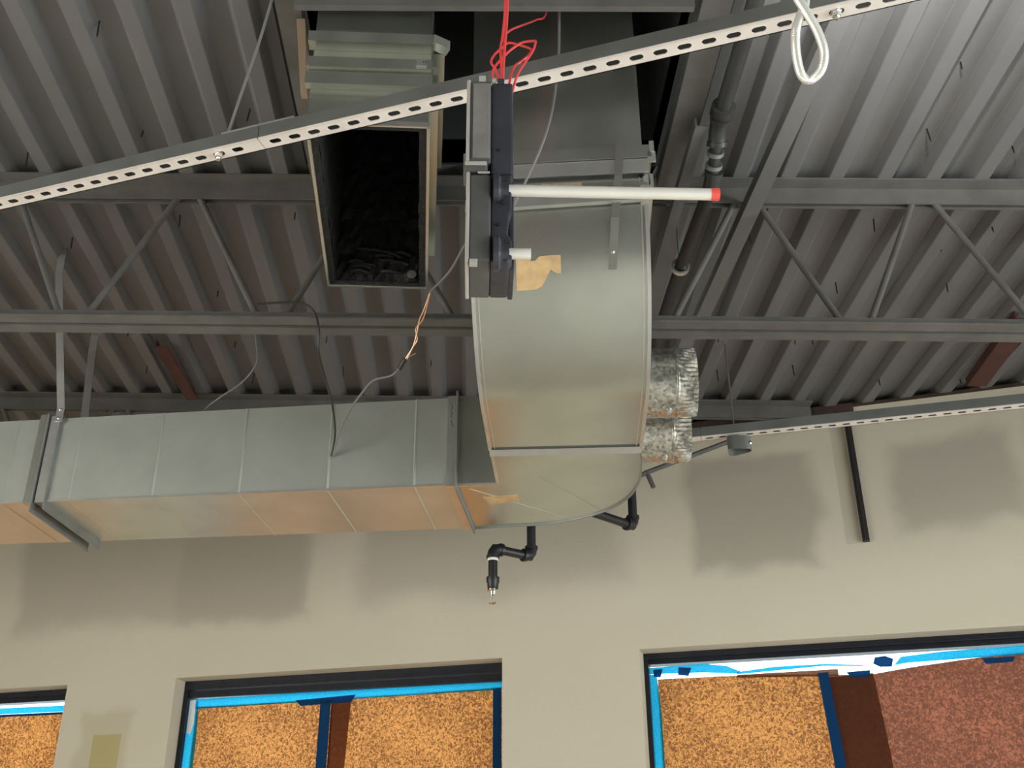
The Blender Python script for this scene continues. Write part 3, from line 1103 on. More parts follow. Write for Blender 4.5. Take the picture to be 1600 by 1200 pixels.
# handwritten mark on the right joint strip
mb = MB()
for pts in ([(0.152, 3.160), (0.146, 3.150), (0.150, 3.138)], [(0.153, 3.132), (0.144, 3.126), (0.152, 3.118), (0.146, 3.110)], [(0.150, 3.102), (0.146, 3.085), (0.142, 3.078)]):
    mb.tube(catmull([pT(t_, -0.0056, z) for t_, z in pts], 4), 0.0009, 5)
part('marker_scribble', mb, 'screw_black', run)

# round take-off collars on the right cheek
def collar(c, rad, length, label=None):
    c = Vector(c)
    ax = hB
    mb = MB()
    n = 40
    prof = [(0, rad), (length * 0.62, rad), (length * 0.64, rad + 0.004), (length * 0.66, rad + 0.004), (length * 0.68, rad)]
    mb.lathe(c, tuple(ax), prof, n)
    o = part('collar', mb, 'spangle', run, True)
    # crimped end
    mb = MB()
    vs, fs = [], []
    n = 96
    steps = 6
    u = Vector((0, 0, 1))
    w = ax.cross(u)
    for i in range(steps + 1):
        d = length * (0.68 + 0.32 * i / steps)
        for k in range(n):
            a = 2 * math.pi * k / n
            cr = (0.0032 * (i / steps) * (1 if k % 2 else -1)) - 0.004 * (i / steps)
            vs.append(c + ax * d + (u * math.cos(a) + w * math.sin(a)) * (rad + cr))
    for i in range(steps):
        for k in range(n):
            k2 = (k + 1) % n
            fs.append((i * n + k, i * n + k2, (i + 1) * n + k2, (i + 1) * n + k))
    mb.add(vs, fs)
    part('crimped_end', mb, 'spangle', o)
    mb = MB().lathe(c + ax * (length * 0.25), tuple(ax), [(0, rad * 0.985), (0.001, 0.0)], 32)
    part('damper_plate', mb, 'galvanized_dull', o)
    kc = c + ax * (length * 0.48) + Vector((0, -0.2, -0.98)).normalized() * rad
    mb = MB().lathe(kc, (0, -0.2, -0.98), [(-0.004, 0.010), (0.004, 0.010), (0.006, 0.005), (0.011, 0.005), (0.012, 0)], 12)
    part('damper_bolt', mb, 'galvanized_edge', o, True)
    return o


collar(pB(UR - 0.004, 2.765, 3.012), 0.097, 0.155)
cq = Vector((0.497, 3.07, 3.018))
collar(cq, 0.098, 0.155)

# ------------------------------------------------------------------ straps
def strap(pts, w, label, across=Vector((1, 0, 0)), material='galvanized_edge', screws=()):
    pts = [Vector(p) for p in pts]
    mb = MB()
    th_ = 0.0012
    for a, b in zip(pts, pts[1:]):
        d = (b - a).normalized()
        nrm = d.cross(across).normalized()
        c = across
        mb.hexa([a - c * w / 2 - nrm * th_, a + c * w / 2 - nrm * th_, a + c * w / 2 + nrm * th_, a - c * w / 2 + nrm * th_,
                 b - c * w / 2 - nrm * th_, b + c * w / 2 - nrm * th_, b + c * w / 2 + nrm * th_, b - c * w / 2 + nrm * th_])
    r_ = root('hanger_strap', min(pts, key=lambda q: q.z), label, 'metal strap', group='metal straps holding the ducts')
    part('band', mb, material, r_)
    for s in screws:
        part('screw', MB().lathe(s, (0, -1, 0), [(-0.002, 0.005), (0.002, 0.005), (0.004, 0.002), (0.0045, 0)], 10), 'galvanized_edge', r_, True)
    return r_


q0 = pT(1.512, -0.018, ZB + DH - 0.020)
strap([(-1.512, 3.292, DECK_Z + 0.036), (-1.510, 3.294, 3.72), tuple(q0 + Vector((0, 0, 0.05))), tuple(q0)], 0.026,
      'long galvanized strap hanging the duct nearest the left edge', screws=[tuple(q0 + Vector((0, -0.002, 0.012))), tuple(q0 + Vector((0, -0.002, 0.045)))])
q1 = pT(1.645, TD + 0.008, ZB + DH - 0.05)
strap([(-1.569, 3.869, DECK_Z + 0.036), (-1.566, 3.866, 3.72), tuple(q1 + Vector((-0.004, 0.006, 0.05))), tuple(q1)], 0.030,
      'shorter strap behind the first one, rising from the back of the duct', screws=[])
qa = pB(0.158, V0 - 0.030, 3.39)
qb = heel_pt(0.138, 3.19, 0.010)
qc = heel_pt(0.128, 3.075, 0.003)
strap([tuple(qa), tuple(pB(0.150, V0 - 0.024, 3.29)), tuple(qb), tuple(qc)], 0.020, 'thin strap screwed flat on the curved duct elbow', across=hB,
      material='galvanized', screws=[tuple(heel_pt(0.130, 3.112, 0.006))])

# ------------------------------------------------------------------ slotted struts
def slotted(name, s_cuts, k0, z0, phase, label, slot=(0.0300, 0.0165), yaw=B):
    Wp = yaw_point(yaw)
    wbox = lambda *a_: globals()['wbox'](*a_, Wp)
    """strut channel along the window wall direction; s_cuts = list of (s0, s1) lengths; slots face down"""
    W_, H_, T_ = 0.0413, 0.0413, 0.0027
    a0 = s_cuts[0][0]
    r_ = root(name, Wp((s_cuts[0][0] + s_cuts[-1][1]) / 2, k0 + W_ / 2, z0), label, 'strut channel', 'slotted struts', rotz=-yaw)
    for s0, s1 in s_cuts:
        web = MB()
        n0 = math.ceil((s0 + 0.0254 - phase) / 0.0508)
        n1 = math.floor((s1 - 0.0254 - phase) / 0.0508)
        cur = s0
        km = k0 + W_ / 2
        for n in range(n0, n1 + 1):
            c = phase + n * 0.0508
            l, rr = c - 0.0254, c + 0.0254
            outer, inner = [], []
            m = 24
            for j in range(m):
                a = 2 * math.pi * (j + 0.5) / m
                ca, sa = math.cos(a), math.sin(a)
                sc = min((0.0254 / abs(ca)) if abs(ca) > 1e-6 else 9, (W_ / 2 / abs(sa)) if abs(sa) > 1e-6 else 9)
                outer.append((c + ca * sc, km + sa * sc))
                hr = slot[1] / 2
                hx = slot[0] / 2 - hr
                inner.append((c + (hx if ca > 0 else -hx) + ca * hr, km + sa * hr))
            # corner points so that the cell stays square
            vs = [Wp(s, k, z0) for s, k in outer] + [Wp(s, k, z0) for s, k in inner] + [Wp(s, k, z0 + T_) for s, k in inner]
            fs = []
            for j in range(m):
                j2 = (j + 1) % m
                fs.append((j, j2, m + j2, m + j))
                fs.append((m + j, m + j2, 2 * m + j2, 2 * m + j))
            web.add(vs, fs)
            cs = [Wp(l, k0, z0), Wp(rr, k0, z0), Wp(rr, k0 + W_, z0), Wp(l, k0 + W_, z0)]
            # fill the four corners
            for ci, (cx_, cy_) in enumerate(((l, k0), (rr, k0), (rr, k0 + W_), (l, k0 + W_))):
                near = sorted(range(m), key=lambda j: (outer[j][0] - cx_) ** 2 + (outer[j][1] - cy_) ** 2)[:2]
                web.add([Wp(cx_, cy_, z0), Wp(*outer[near[0]], z0), Wp(*outer[near[1]], z0)], [(0, 1, 2)])
            if n == n0 and l > s0:
                wbox(web, s0, l, k0, k0 + W_, z0, z0 + T_)
            if n == n1 and rr < s1:
                wbox(web, rr, s1, k0, k0 + W_, z0, z0 + T_)
        o = part('slotted_face', web, 'strut_zinc_lit', r_)
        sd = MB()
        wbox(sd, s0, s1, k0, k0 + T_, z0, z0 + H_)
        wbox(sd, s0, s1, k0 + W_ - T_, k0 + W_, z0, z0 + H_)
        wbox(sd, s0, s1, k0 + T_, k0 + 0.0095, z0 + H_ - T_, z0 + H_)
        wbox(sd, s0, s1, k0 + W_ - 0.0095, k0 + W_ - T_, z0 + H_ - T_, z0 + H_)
        part('channel_side', sd, 'strut_zinc_shaded', r_)
        lip = MB()
        wbox(lip, s0, s1, k0 - 0.0012, k0 + 0.0015, z0 - 0.0006, z0 + 0.003)
        part('front_edge', lip, 'strut_zinc_lit', r_)
    return r_


st1 = slotted('slotted_strut', [(-4.6, -1.1525), (-1.1505, 2.6)], 1.750, 3.289, -1.1150, 'long slotted metal strut slanting across the top, in front of the ducts')
# splice plate, bolt and nut on the near strut
mb = MB()
wbox(mb, -1.255, -1.06, 1.749, 1.7915, 3.3303, 3.3345)
part('splice_plate', mb, 'galvanized_edge', st1)
bq = Wp(-1.2680, 1.7707, 3.289)
mb = MB().lathe(tuple(bq), (0, 0, -1), [(-0.002, 0.012), (0.002, 0.012), (0.0025, 0.010), (0.011, 0.0095), (0.012, 0.005), (0.018, 0.005), (0.0185, 0)], 6)
part('hex_bolt', mb, 'chrome', st1)
bq = Wp(0.1535, 1.7707, 3.289)
mb = MB().lathe(tuple(bq), (0, 0, -1), [(-0.002, 0.012), (0.002, 0.012), (0.0025, 0.010), (0.011, 0.0095), (0.012, 0.005), (0.018, 0.005), (0.0185, 0)], 6)
part('hex_bolt', mb, 'chrome', st1)
B2 = math.radians(16.3)
st2 = slotted('slotted_strut', [(-2.9, -0.2540), (-0.2520, 2.4)], 3.994, 3.385, 0.2861, 'slotted metal strut far back, running in front of the window wall', yaw=B2)
Ws = yaw_point(B2)

mb = MB().tube(catmull([(-0.609, 2.062, 3.325), (-0.588, 2.054, 3.45), (-0.560, 2.045, 3.60), (-0.535, 2.030, 3.752), (-0.525, 2.02, DECK_Z + 0.038)], 6), 0.0040, 8)
thing('hanger_rod', mb, 'galvanized_edge', 'thin bent rod from the deck down to the near strut', 'rod', smooth=True, group='hanger rods of the struts')
mb = MB().tube([tuple(Ws(-0.125, 4.014, 3.41)), tuple(Ws(-0.125, 4.014, DECK_Z + 0.038))], 0.0035, 8)
thing('hanger_rod', mb, 'joist_primer', 'short thin rod above the far strut beside the round collars', 'rod', smooth=True, group='hanger rods of the struts')

# squashed galvanized ring hanging from the far strut
mb = MB()
c = Ws(-0.112, 4.012, 3.316)
n = 28
vs, fs = [], []
for rr, zz in ((1.0, 0.055), (1.0, 0.0), (0.93, 0.0), (0.93, 0.055)):
    for k in range(n):
        a = 2 * math.pi * k / n
        e = 4.0
        ca, sa = math.cos(a), math.sin(a)
        rad = (abs(ca) ** e + abs(sa) ** e) ** (-1 / e)
        vs.append(c + Vector((math.cos(B) * ca * 0.044 * rad * rr + math.sin(B) * sa * 0.032 * rad * rr,
                              -math.sin(B) * ca * 0.044 * rad * rr + math.cos(B) * sa * 0.032 * rad * rr, zz + 0.004 * math.sin(2 * a))))
for i in range(4):
    j = (i + 1) % 4
    for k in range(n):
        k2 = (k + 1) % n
        fs.append((i * n + k, i * n + k2, j * n + k2, j * n + k))
mb.add(vs, fs)
r = root('strut_clamp', c, 'squashed open metal ring hanging from the far strut', 'metal clamp')
part('ring', mb, 'galvanized_dull', r, True)
part('tab', MB().tube([tuple(c + Vector((0, 0, 0.05))), tuple(c + Vector((0, 0, 0.068)))], 0.006, 8), 'galvanized_edge', r)
part('bolt', MB().lathe(tuple(c + Vector((0.034, -0.034, 0.022))), (0.2, -1, 0), [(-0.004, 0.007), (0.004, 0.007), (0.006, 0.003), (0.0065, 0)], 8), 'chrome', r, True)

# ------------------------------------------------------------------ duct smoke detector with sampling tubes
DY0, DY1 = 1.340, 1.452
r = root('smoke_detector', (0.016, 1.396, 2.49), 'black duct smoke detector dangling in front of the strut, with a long metal tube', 'smoke detector')
bevel(part('housing', MB().box(0.018, 0.053, DY0 + 0.004, DY1, 2.655, 2.838), 'detector_black', r), 0.004)
mb = MB()
poly = [(0.018, 2.494), (0.044, 2.494), (0.050, 2.500), (0.050, 2.530), (0.044, 2.545), (0.046, 2.575), (0.050, 2.590), (0.050, 2.655), (0.018, 2.655)]
mb.prism([(x_, DY0 + 0.006, z_) for x_, z_ in poly], (0, 0, 0), (0, DY1 - DY0 - 0.01, 0))
bevel(part('sensor_housing', mb, 'detector_black', r), 0.003)
bevel(part('back_plate', MB().box(0.046, 0.054, DY0 + 0.030, DY1 + 0.004, 2.496, 2.84), 'detector_black', r), 0.002)
bevel(part('cover', MB().box(-0.0135, 0.018, DY0, DY1 - 0.004, 2.494, 2.650), 'detector_smoke', r), 0.003)
bevel(part('cover', MB().box(-0.0150, 0.018, DY0 + 0.002, DY1 - 0.004, 2.674, 2.840), 'detector_smoke', r), 0.003)
bevel(part('terminal_plate', MB().box(-0.0105, 0.0165, DY0 - 0.001, DY0 + 0.004, 2.682, 2.832), 'detector_plate', r), 0.0012)
bevel(part('cover_edge', MB().box(-0.0195, -0.0137, DY0 - 0.001, DY1 - 0.006, 2.490, 2.655), 'clear_plastic', r), 0.0022)
bevel(part('cover_edge', MB().box(-0.0210, -0.0150, DY0 + 0.001, DY1 - 0.006, 2.676, 2.842), 'clear_plastic', r), 0.0022)
bevel(part('clasp', MB().box(-0.0245, 0.013, DY0 - 0.004, DY0 + 0.040, 2.655, 2.674), 'detector_smoke', r), 0.004)
bevel(part('clasp_edge', MB().box(-0.022, 0.0115, DY0 - 0.0055, DY0 - 0.003, 2.664, 2.671), 'clear_plastic', r), 0.001)
bevel(part('clasp_edge', MB().box(-0.002, 0.0165, DY0 - 0.0035, DY0 - 0.0005, 2.650, 2.6535), 'clear_plastic', r), 0.001)
bevel(part('corner_clip', MB().box(-0.013, -0.001, DY0 - 0.002, DY0 + 0.01, 2.487, 2.4945), 'clear_plastic', r), 0.001)
bevel(part('top_tab', MB().box(-0.002, 0.009, DY0, DY0 + 0.016, 2.838, 2.849), 'clear_plastic', r), 0.001)
bevel(part('top_tab', MB().box(0.019, 0.026, DY0, DY0 + 0.016, 2.836, 2.844), 'clear_plastic', r), 0.001)
bevel(part('top_tab', MB().box(0.028, 0.039, DY0, DY0 + 0.02, 2.832, 2.843), 'detector_black', r), 0.001)
for zc, xx, rad in ((2.6285, 0.0135, 0.027), (2.5125, 0.0135, 0.027)):
    mb = MB().lathe((0.030, DY0 + 0.012, zc), (1, 0, 0), [(-0.008, 0), (-0.008, rad), (0.0, rad), (0.003, rad * 0.82), (0.006, rad * 0.8), (0.006, rad * 0.58), (0.0155, rad * 0.55), (0.016, 0)], 24)
    part('tube_boss', mb, 'detector_black', r, True)
tube_y = DY0 + 0.012
mb = MB().tube([(0.040, tube_y, 2.6285), (0.356, tube_y + 0.004, 2.627)], 0.0092, 20)
tb = part('sampling_tube', mb, 'aluminium_tube', r, True)
part('end_cap', MB().tube([(0.354, tube_y + 0.004, 2.627), (0.3665, tube_y + 0.0042, 2.627)], 0.0098, 20), 'red_cap', tb, True, 'red end plug')
mb = MB().lathe((0.040, tube_y, 2.5125), (1, 0, 0), [(0, 0.0085), (0.038, 0.0085), (0.038, 0.0068), (0.012, 0.0068)], 20)
part('exhaust_tube', mb, 'aluminium_tube', r, True)
for x_, z_ in ((0.030, 2.70), (0.0305, 2.56), (0.036, 2.60)):
    part('screw', MB().lathe((x_, DY0 + 0.004, z_), (0, -1, 0), [(-0.001, 0.0035), (0.0015, 0.003), (0.002, 0)], 10), 'screw_black', r, True)

# red wires that the detector hangs on
mb = MB().tube(catmull([(0.037, 1.375, 2.83), (0.038, 1.38, 2.90), (0.041, 1.385, 2.96), (0.046, 1.39, 3.06), (0.050, 1.39, 3.30), (0.050, 1.39, DECK_Z + 0.002)], 6), 0.0026, 8)
thing('red_wire', mb, 'red_wire', 'thick red wire running straight up from the detector', 'wire', smooth=True, group='red wires above the smoke detector')
mb = MB().tube(catmull([(0.040, 1.385, 2.835), (0.036, 1.39, 2.90), (0.034, 1.395, 2.96), (0.038, 1.40, 3.00), (0.043, 1.40, 3.10), (0.044, 1.40, 3.40), (0.043, 1.40, DECK_Z + 0.002)], 6), 0.0020, 8)
thing('red_wire', mb, 'red_wire', 'thinner red wire twisted alongside the straight red wire', 'wire', smooth=True, group='red wires above the smoke detector')
# loops, in front of the strut
def W2(u, w, y):
    """point on a vertical plane y: u to the right, w up from the strut"""
    return (u, y, w)


mb = MB().tube(catmull([(0.034, 1.41, 2.838), (0.026, 1.425, 2.90), (0.022, 1.43, 2.944), (0.044, 1.43, 2.981), (0.062, 1.43, 3.001), (0.075, 1.43, 3.010), (0.094, 1.43, 3.013), (0.096, 1.43, 3.009), (0.091, 1.43, 2.989), (0.077, 1.43, 2.962), (0.062, 1.42, 2.92), (0.048, 1.40, 2.838)], 7), 0.0022, 8)
thing('red_wire', mb, 'red_wire', 'red wire loop whose kink reaches farthest right', 'wire', smooth=True, group='red wires above the smoke detector')
mb = MB().tube(catmull([(0.036, 1.43, 2.838), (0.034, 1.438, 2.91), (0.028, 1.44, 2.953), (0.019, 1.44, 2.972), (0.024, 1.44, 2.989), (0.037, 1.44, 3.006), (0.049, 1.438, 3.016), (0.066, 1.437, 3.011), (0.088, 1.436, 3.0), (0.086, 1.436, 2.988), (0.072, 1.436, 2.972), (0.055, 1.43, 2.943), (0.042, 1.41, 2.838)], 7), 0.0022, 8)
thing('red_wire', mb, 'red_wire', 'red wire loop bulging left above the detector', 'wire', smooth=True, group='red wires above the smoke detector')
mb = MB().tube(catmull([(0.043, 1.40, 3.000), (0.064, 1.60, 3.213), (0.098, 1.80, 3.428), (0.140, 2.02, 3.668), (0.168, 2.06, 3.735), (0.19, 2.09, 3.95), (0.19, 2.10, 4.4)], 7), 0.0024, 8)
thing('red_wire', mb, 'red_wire', 'red wire branching off to the right up into the roof opening', 'wire', smooth=True, group='red wires above the smoke detector')

# ------------------------------------------------------------------ control cables
r = root('control_cable', (-0.43, 3.09, 2.96), 'grey control cable from the roof opening to the duct, spliced with bare copper', 'cable')
qd = pT(0.535, -0.004, 2.995)
up_ = [(0.205, 2.06, 4.2), (0.200, 2.06, 3.70), (0.188, 2.055, 3.50), (0.165, 2.06, 3.36), (0.125, 2.10, 3.26), (0.06, 2.18, 3.17), (-0.02, 2.30, 3.199), (-0.075, 2.44, 3.19), (-0.140, 2.72, 3.30)]
part('sheath', MB().tube(catmull(up_, 8), 0.0034, 8), 'grey_cable', r, True)
for dv in (0, 1):
    o_ = 0.006 * dv
    part('copper_conductor', MB().tube(catmull([(-0.139, 2.72, 3.30), (-0.158 + o_, 2.76, 3.262), (-0.172 + o_ * 1.5, 2.78, 3.238), (-0.176 - o_, 2.79, 3.215), (-0.183 + o_, 2.81, 3.19),
                                                (-0.192, 2.83, 3.172), (-0.216 + o_, 2.86, 3.147)], 6), 0.0020, 6), 'copper', r, True)
part('copper_conductor', MB().tube(catmull([(-0.214, 2.86, 3.150), (-0.200, 2.855, 3.158), (-0.183, 2.85, 3.166)], 5), 0.0016, 6), 'copper', r, True)
part('tape_wrap', MB().tube([(-0.214, 2.858, 3.150), (-0.232, 2.88, 3.128)], 0.0075, 10), 'black_cable', r, True)
part('sheath', MB().tube(catmull([(-0.230, 2.878, 3.130), (-0.258, 2.90, 3.115), (-0.315, 2.96, 3.130), (-0.355, 3.01, 3.11), (-0.395, 3.06, 3.075), (-0.430, 3.12, 3.03), tuple(qd)], 8), 0.0034, 8), 'grey_cable', r, True)

mb = MB().tube(catmull([(-0.66, 2.785, 3.292), (-0.60, 2.785, 3.297), (-0.53, 2.785, 3.297), (-0.488, 2.786, 3.270), (-0.468, 2.79, 3.205), (-0.470, 2.82, 3.155), (-0.463, 2.90, 3.125), (-0.452, 3.0, 3.10),
                        (-0.448, 3.10, 3.07), (-0.452, 3.18, 3.04), tuple(qd + Vector((-0.003, -0.004, 0.0)))], 8), 0.0034, 8)
thing('black_wire', mb, 'black_cable', 'black wire drooping from the joist chord down to the duct face', 'wire', smooth=True)
mb = MB().tube(catmull([(-0.69, 2.915, 3.285), (-0.71, 3.0, 3.33), (-0.735, 3.2, 3.332), (-0.760, 3.24, 3.30), (-0.80, 3.27, 3.27), (-0.86, 3.29, 3.235), (-0.92, 3.34, 3.215), (-0.97, 3.40, 3.192)], 8), 0.0028, 8)
thing('grey_wire', mb, 'grey_cable', 'thin grey wire sagging from the joist onto the top of the duct', 'wire', smooth=True)

# ------------------------------------------------------------------ armored cable loop in front
path = catmull([(0.42, 1.20, DECK_Z + 0.001), (0.44, 1.215, 3.4), (0.470, 1.235, 3.06), (0.480, 1.24, 2.98), (0.492, 1.247, 2.930), (0.507, 1.255, 2.902), (0.522, 1.266, 2.878), (0.5335, 1.28, 2.848), (0.532, 1.292, 2.826), (0.5215, 1.30, 2.812), (0.510, 1.303, 2.8085),
                (0.499, 1.298, 2.816), (0.4925, 1.287, 2.838), (0.490, 1.275, 2.862), (0.492, 1.268, 2.882), (0.500, 1.262, 2.904), (0.509, 1.262, 2.926), (0.515, 1.262, 2.97), (0.522, 1.262, 3.06), (0.60, 1.29, 3.35), (0.64, 1.33, DECK_Z + 0.001)], 16)
ln = len(path)
mb = MB().tube(path, 0.0072, 14, rfun=lambda i, m: 0.0071 + (0.00025 if i % 2 else -0.00025))
thing('armored_cable', mb, 'armored_cable', 'pale armored cable hanging in a teardrop loop at the top', 'cable', smooth=True)

# ------------------------------------------------------------------ sprinkler pipes
def pipe(name_, pts, rad, parent, material='black_iron', n=16):
    return part(name_, MB().tube(pts, rad, n), material, parent, True)


def elbow(c, d1, d2, rad, parent, material='black_iron'):
    c, d1, d2 = Vector(c), Vector(d1).normalized(), Vector(d2).normalized()
    L_ = rad * 2.0
    pts = []
    for i in range(9):
        t_ = i / 8
        pts.append(c + d1 * L_ * (1 - t_) ** 2 + d2 * L_ * t_ ** 2)
    mb = MB().tube(pts, rad * 1.28, 16)
    mb.tube([pts[0] - d1 * rad * 0.3, pts[0] + d1 * rad * 0.35], rad * 1.45, 16)
    mb.tube([pts[-1] - d2 * rad * 0.3, pts[-1] + d2 * rad * 0.35], rad * 1.45, 16)
    return part('pipe_elbow', mb, material, parent, True)


PR = 0.0167
r = root('sprinkler_drop', (0.065, 3.815, 2.70), 'black sprinkler drop with two elbows and a chrome head under the duct', 'sprinkler pipe', 'sprinkler drops behind the duct')
pA_, pB_ = Vector((0.2105, 3.905, 2.888)), Vector((0.066, 3.815, 2.888))
pipe('vertical_pipe', [(pA_.x + 0.004, pA_.y, 3.68), tuple(pA_ + Vector((0.0, 0, 0.02)))], PR, r)
elbow(pA_, (0, 0, 1), pB_ - pA_, PR, r)
pipe('cross_pipe', [tuple(pA_), tuple(pB_)], PR * 0.98, r)
elbow(pB_, pA_ - pB_, (0, 0, -1), PR, r)
part('sealant_ring', MB().lathe(tuple(pB_ + Vector((0, 0, -0.038))), (0, 0, -1), [(0, PR * 1.2), (0.006, PR * 1.25), (0.010, PR * 1.05)], 16), 'white_sealant', r, True)
pipe('drop_nipple', [tuple(pB_ + Vector((0, 0, -0.03))), tuple(pB_ + Vector((0, 0, -0.115)))], PR, r)
part('reducer', MB().lathe(tuple(pB_ + Vector((0, 0, -0.108))), (0, 0, -1), [(0, PR), (0.001, PR * 1.42), (0.018, PR * 1.42), (0.024, PR * 1.25), (0.045, PR * 1.15), (0.046, 0)], 16), 'black_iron', r, True)
hd = part('sprinkler_head', MB().lathe(tuple(pB_ + Vector((0, 0, -0.152))), (0, 0, -1), [(0, 0.016), (0.003, 0.021), (0.007, 0.021), (0.010, 0.012), (0.020, 0.010), (0.022, 0.004)], 18), 'chrome', r, True)
hb = pB_ + Vector((0, 0, -0.170))
part('frame_arm', MB().tube(catmull([tuple(hb + Vector((-0.007, 0, 0))), tuple(hb + Vector((-0.005, 0, -0.012))), tuple(hb + Vector((-0.001, 0, -0.032)))], 5), 0.0014, 6), 'chrome', hd, True)
part('frame_arm', MB().tube(catmull([tuple(hb + Vector((0.007, 0, 0))), tuple(hb + Vector((0.005, 0, -0.012))), tuple(hb + Vector((0.001, 0, -0.032)))], 5), 0.0014, 6), 'chrome', hd, True)
part('deflector', MB().lathe(tuple(hb + Vector((0, 0, -0.032))), (0, 0, -1), [(0, 0.0), (0.0005, 0.0135), (0.0022, 0.0135), (0.003, 0)], 18), 'chrome', hd, True)

r = root('sprinkler_drop', (0.587, 3.875, 3.0), 'black pipe with a single elbow seen right of the turning duct', 'sprinkler pipe', 'sprinkler drops behind the duct')
c1 = Vector((0.590, 3.875, 3.003))
c2 = Vector((0.350, 3.675, 3.003))
pipe('vertical_pipe', [(c1.x + 0.006, c1.y, 3.63), tuple(c1 + Vector((0, 0, 0.02)))], PR, r)
elbow(c1, (0, 0, 1), c2 - c1, PR, r)
pipe('cross_pipe', [tuple(c1), tuple(c2)], PR * 0.98, r)
elbow(c2, c1 - c2, (0, 0, 1), PR, r)
pipe('vertical_pipe', [tuple(c2 + Vector((0, 0, 0.02))), (c2.x, c2.y, 3.63)], PR, r)

# branch line under the deck on the right of the elbow
r = root('branch_pipe', (0.68, 3.0, 3.62), 'dark sprinkler branch pipe under the deck, right of the duct riser', 'sprinkler pipe')
pipe('upper_pipe', [(0.690, 1.60, 3.722), (0.686, 2.40, 3.716)], 0.0225, r, 'grey_pipe')
part('coupling', MB().lathe((0.687, 2.385, 3.716), (0, 1, 0), [(0, 0.0225), (0.001, 0.034), (0.035, 0.034), (0.05, 0.026)], 20), 'grey_pipe', r, True)
elbow((0.686, 2.47, 3.705), (0, -1, 0.05), (0.05, 0.75, -0.62), 0.021, r, 'grey_pipe')
pipe('nipple', [(0.688, 2.50, 3.69), (0.694, 2.61, 3.648)], 0.017, r, 'grey_pipe')
part('union_ring', MB().lathe((0.690, 2.535, 3.676), (0.03, 0.8, -0.33), [(0, 0.018), (0.0, 0.025), (0.012, 0.025), (0.012, 0.018)], 20), 'galvanized_dull', r, True)
part('union_ring', MB().lathe((0.692, 2.575, 3.661), (0.03, 0.8, -0.33), [(0, 0.018), (0.0, 0.025), (0.012, 0.025), (0.012, 0.018)], 20), 'galvanized_dull', r, True)
elbow((0.695, 2.64, 3.636), (0.02, -0.8, 0.33), (0, 1, 0), 0.019, r, 'grey_pipe')
pipe('lower_pipe', [(0.694, 2.66, 3.636), (0.676, 3.15, 3.634), (0.660, 4.3, 3.63)], 0.0205, r, 'black_iron')
part('hanger_ring', MB().lathe((0.6770, 3.075, 3.634), (0, 1, 0), [(0, 0.024), (0, 0.031), (0.016, 0.031), (0.016, 0.024)], 24, True), 'galvanized_edge', r, True)
part('hanger_stem', MB().tube([(0.6770, 3.083, 3.66), (0.6770, 3.083, DECK_Z + 0.036)], 0.004, 8), 'galvanized_dull', r)

# ------------------------------------------------------------------ bridging and odd steel under the deck
def bridging(x0, y0, x1, y1, w, zb, zt, label):
    mb = MB()
    mb.hexa([Vector(q) for q in ((x0, y0, zb), (x0 + w, y0, zb), (x1 + w, y1, zb), (x1, y1, zb),
                                 (x0, y0, zb + 0.005), (x0 + w, y0, zb + 0.005), (x1 + w, y1, zb + 0.005), (x1, y1, zb + 0.005))])
    mb.hexa([Vector(q) for q in ((x0 - 0.005, y0, zb), (x0, y0, zb), (x1, y1, zb), (x1 - 0.005, y1, zb),
                                 (x0 - 0.005, y0, zt), (x0, y0, zt), (x1, y1, zt), (x1 - 0.005, y1, zt))])
    thing('bridging_angle', mb, 'deck_paint', label, 'steel angle', group='bridging angles under the deck')


bridging(0.905, 1.60, 0.812, 3.60, 0.046, 3.690, 3.7265, 'grey bridging angle slanting under the deck behind the cable loop')
bridging(0.795, 3.66, 0.780, 4.37, 0.048, 3.70, 3.7265, 'short bridging angle beyond the lower chord, above the round collars')
bridging(0.622, 2.45, 0.606, 4.37, 0.028, 3.694, 3.7265, 'grey angle between the duct elbow and the dark branch pipe')


def red_angle(x0, x1, y0, y1, lx, label):
    mb = MB()
    mb.hexa([Vector(q) for q in ((x0, y0, 3.752), (x0 + lx, y0, 3.752), (x1 + lx, y1, 3.752), (x1, y1, 3.752),
                                 (x0, y0, 3.758), (x0 + lx, y0, 3.758), (x1 + lx, y1, 3.758), (x1, y1, 3.758))])
    mb.hexa([Vector(q) for q in ((x0 - 0.006, y0, 3.752), (x0, y0, 3.752), (x1, y1, 3.752), (x1 - 0.006, y1, 3.752),
                                 (x0 - 0.006, y0, 3.789), (x0, y0, 3.789), (x1, y1, 3.789), (x1 - 0.006, y1, 3.789))])
    thing('red_angle', mb, 'red_primer', label, 'steel angle', group='red primed angles under the deck')


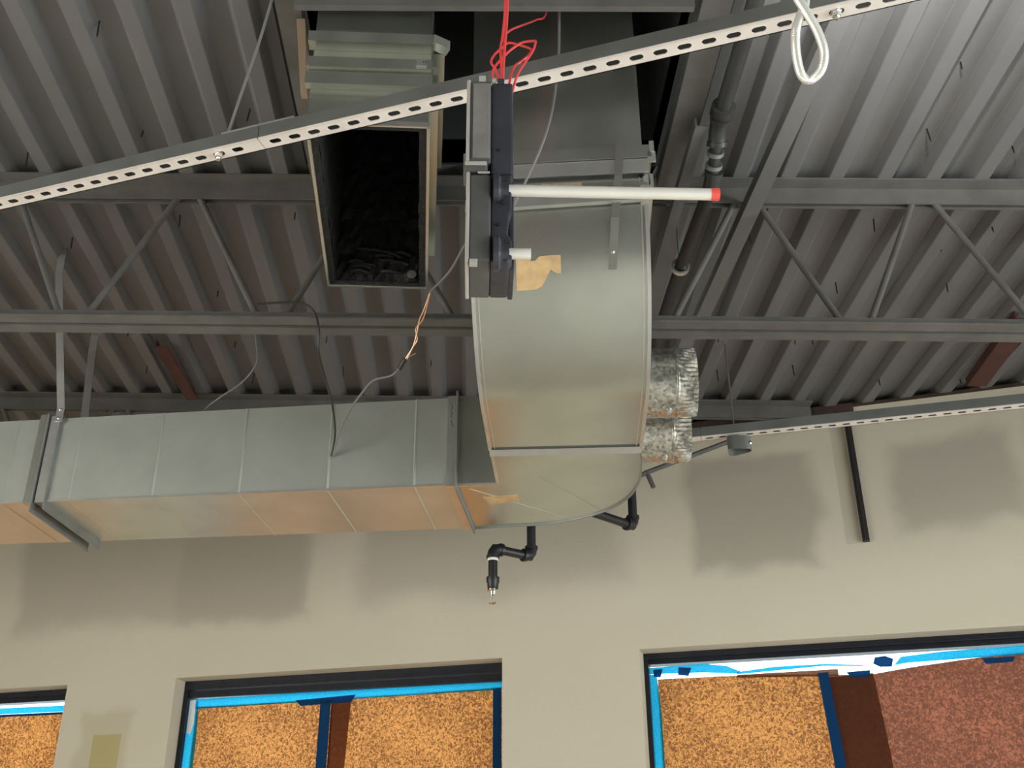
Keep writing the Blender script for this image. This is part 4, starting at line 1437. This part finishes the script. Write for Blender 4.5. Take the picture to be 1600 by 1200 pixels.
red_angle(-1.318, -1.297, 3.89, 4.378, 0.048, 'red primed steel angle above the left duct')
red_angle(2.045, 2.085, 3.60, 4.155, 0.075, 'red primed steel angle at the right edge above the wall')

# ------------------------------------------------------------------ work lamp just above the view, the source of the bright corner
LP = Vector((0.85, 1.24, 3.22))
AIM = Vector((0.40, 0.42, 0.81)).normalized()
r = root('work_lamp', LP, 'clip-on work lamp above the armored cable loop, aimed at the deck', 'lamp')
part('reflector', MB().lathe(tuple(LP), tuple(AIM), [(-0.06, 0.022), (-0.03, 0.030), (0.0, 0.055), (0.05, 0.075), (0.052, 0.077), (0.0, 0.058), (-0.03, 0.033), (-0.062, 0.024)], 28), 'lamp_grey', r, True)
part('socket', MB().lathe(tuple(LP - AIM * 0.13), tuple(AIM), [(0, 0), (0, 0.020), (0.07, 0.022), (0.075, 0)], 16), 'lamp_grey', r, True)
part('cord', MB().tube(catmull([tuple(LP - AIM * 0.13), tuple(LP - AIM * 0.17 + Vector((0, 0, 0.03))), (LP.x - 0.10, LP.y - 0.12, 3.4), (LP.x - 0.10, LP.y - 0.12, DECK_Z + 0.002)], 6), 0.004, 8), 'black_cable', r, True)
bm_ = bpy.data.materials.new('bulb_glow')
bm_.use_nodes = True
bp_ = bm_.node_tree.nodes['Principled BSDF']
bp_.inputs['Base Color'].default_value = (1, 1, 1, 1)
bp_.inputs['Emission Color'].default_value = (1.0, 0.97, 0.90, 1)
bp_.inputs['Emission Strength'].default_value = 6
MATS['bulb_glow'] = bm_
part('bulb', MB().lathe(tuple(LP - AIM * 0.05), tuple(AIM), [(0, 0.012), (0.02, 0.018), (0.045, 0.030), (0.062, 0.030), (0.078, 0.020), (0.085, 0)], 20), 'bulb_glow', r, True)
pl = bpy.data.lights.new('work_lamp_light', 'SPOT')
pl.energy = 125
pl.color = (0.97, 0.98, 1.0)
pl.shadow_soft_size = 0.045
pl.spot_size = math.radians(112)
pl.spot_blend = 0.8
plo = bpy.data.objects.new('work_lamp_light', pl)
plo.location = LP + AIM * 0.06
plo.rotation_euler = AIM.to_track_quat('-Z', 'Y').to_euler()
COL.objects.link(plo)
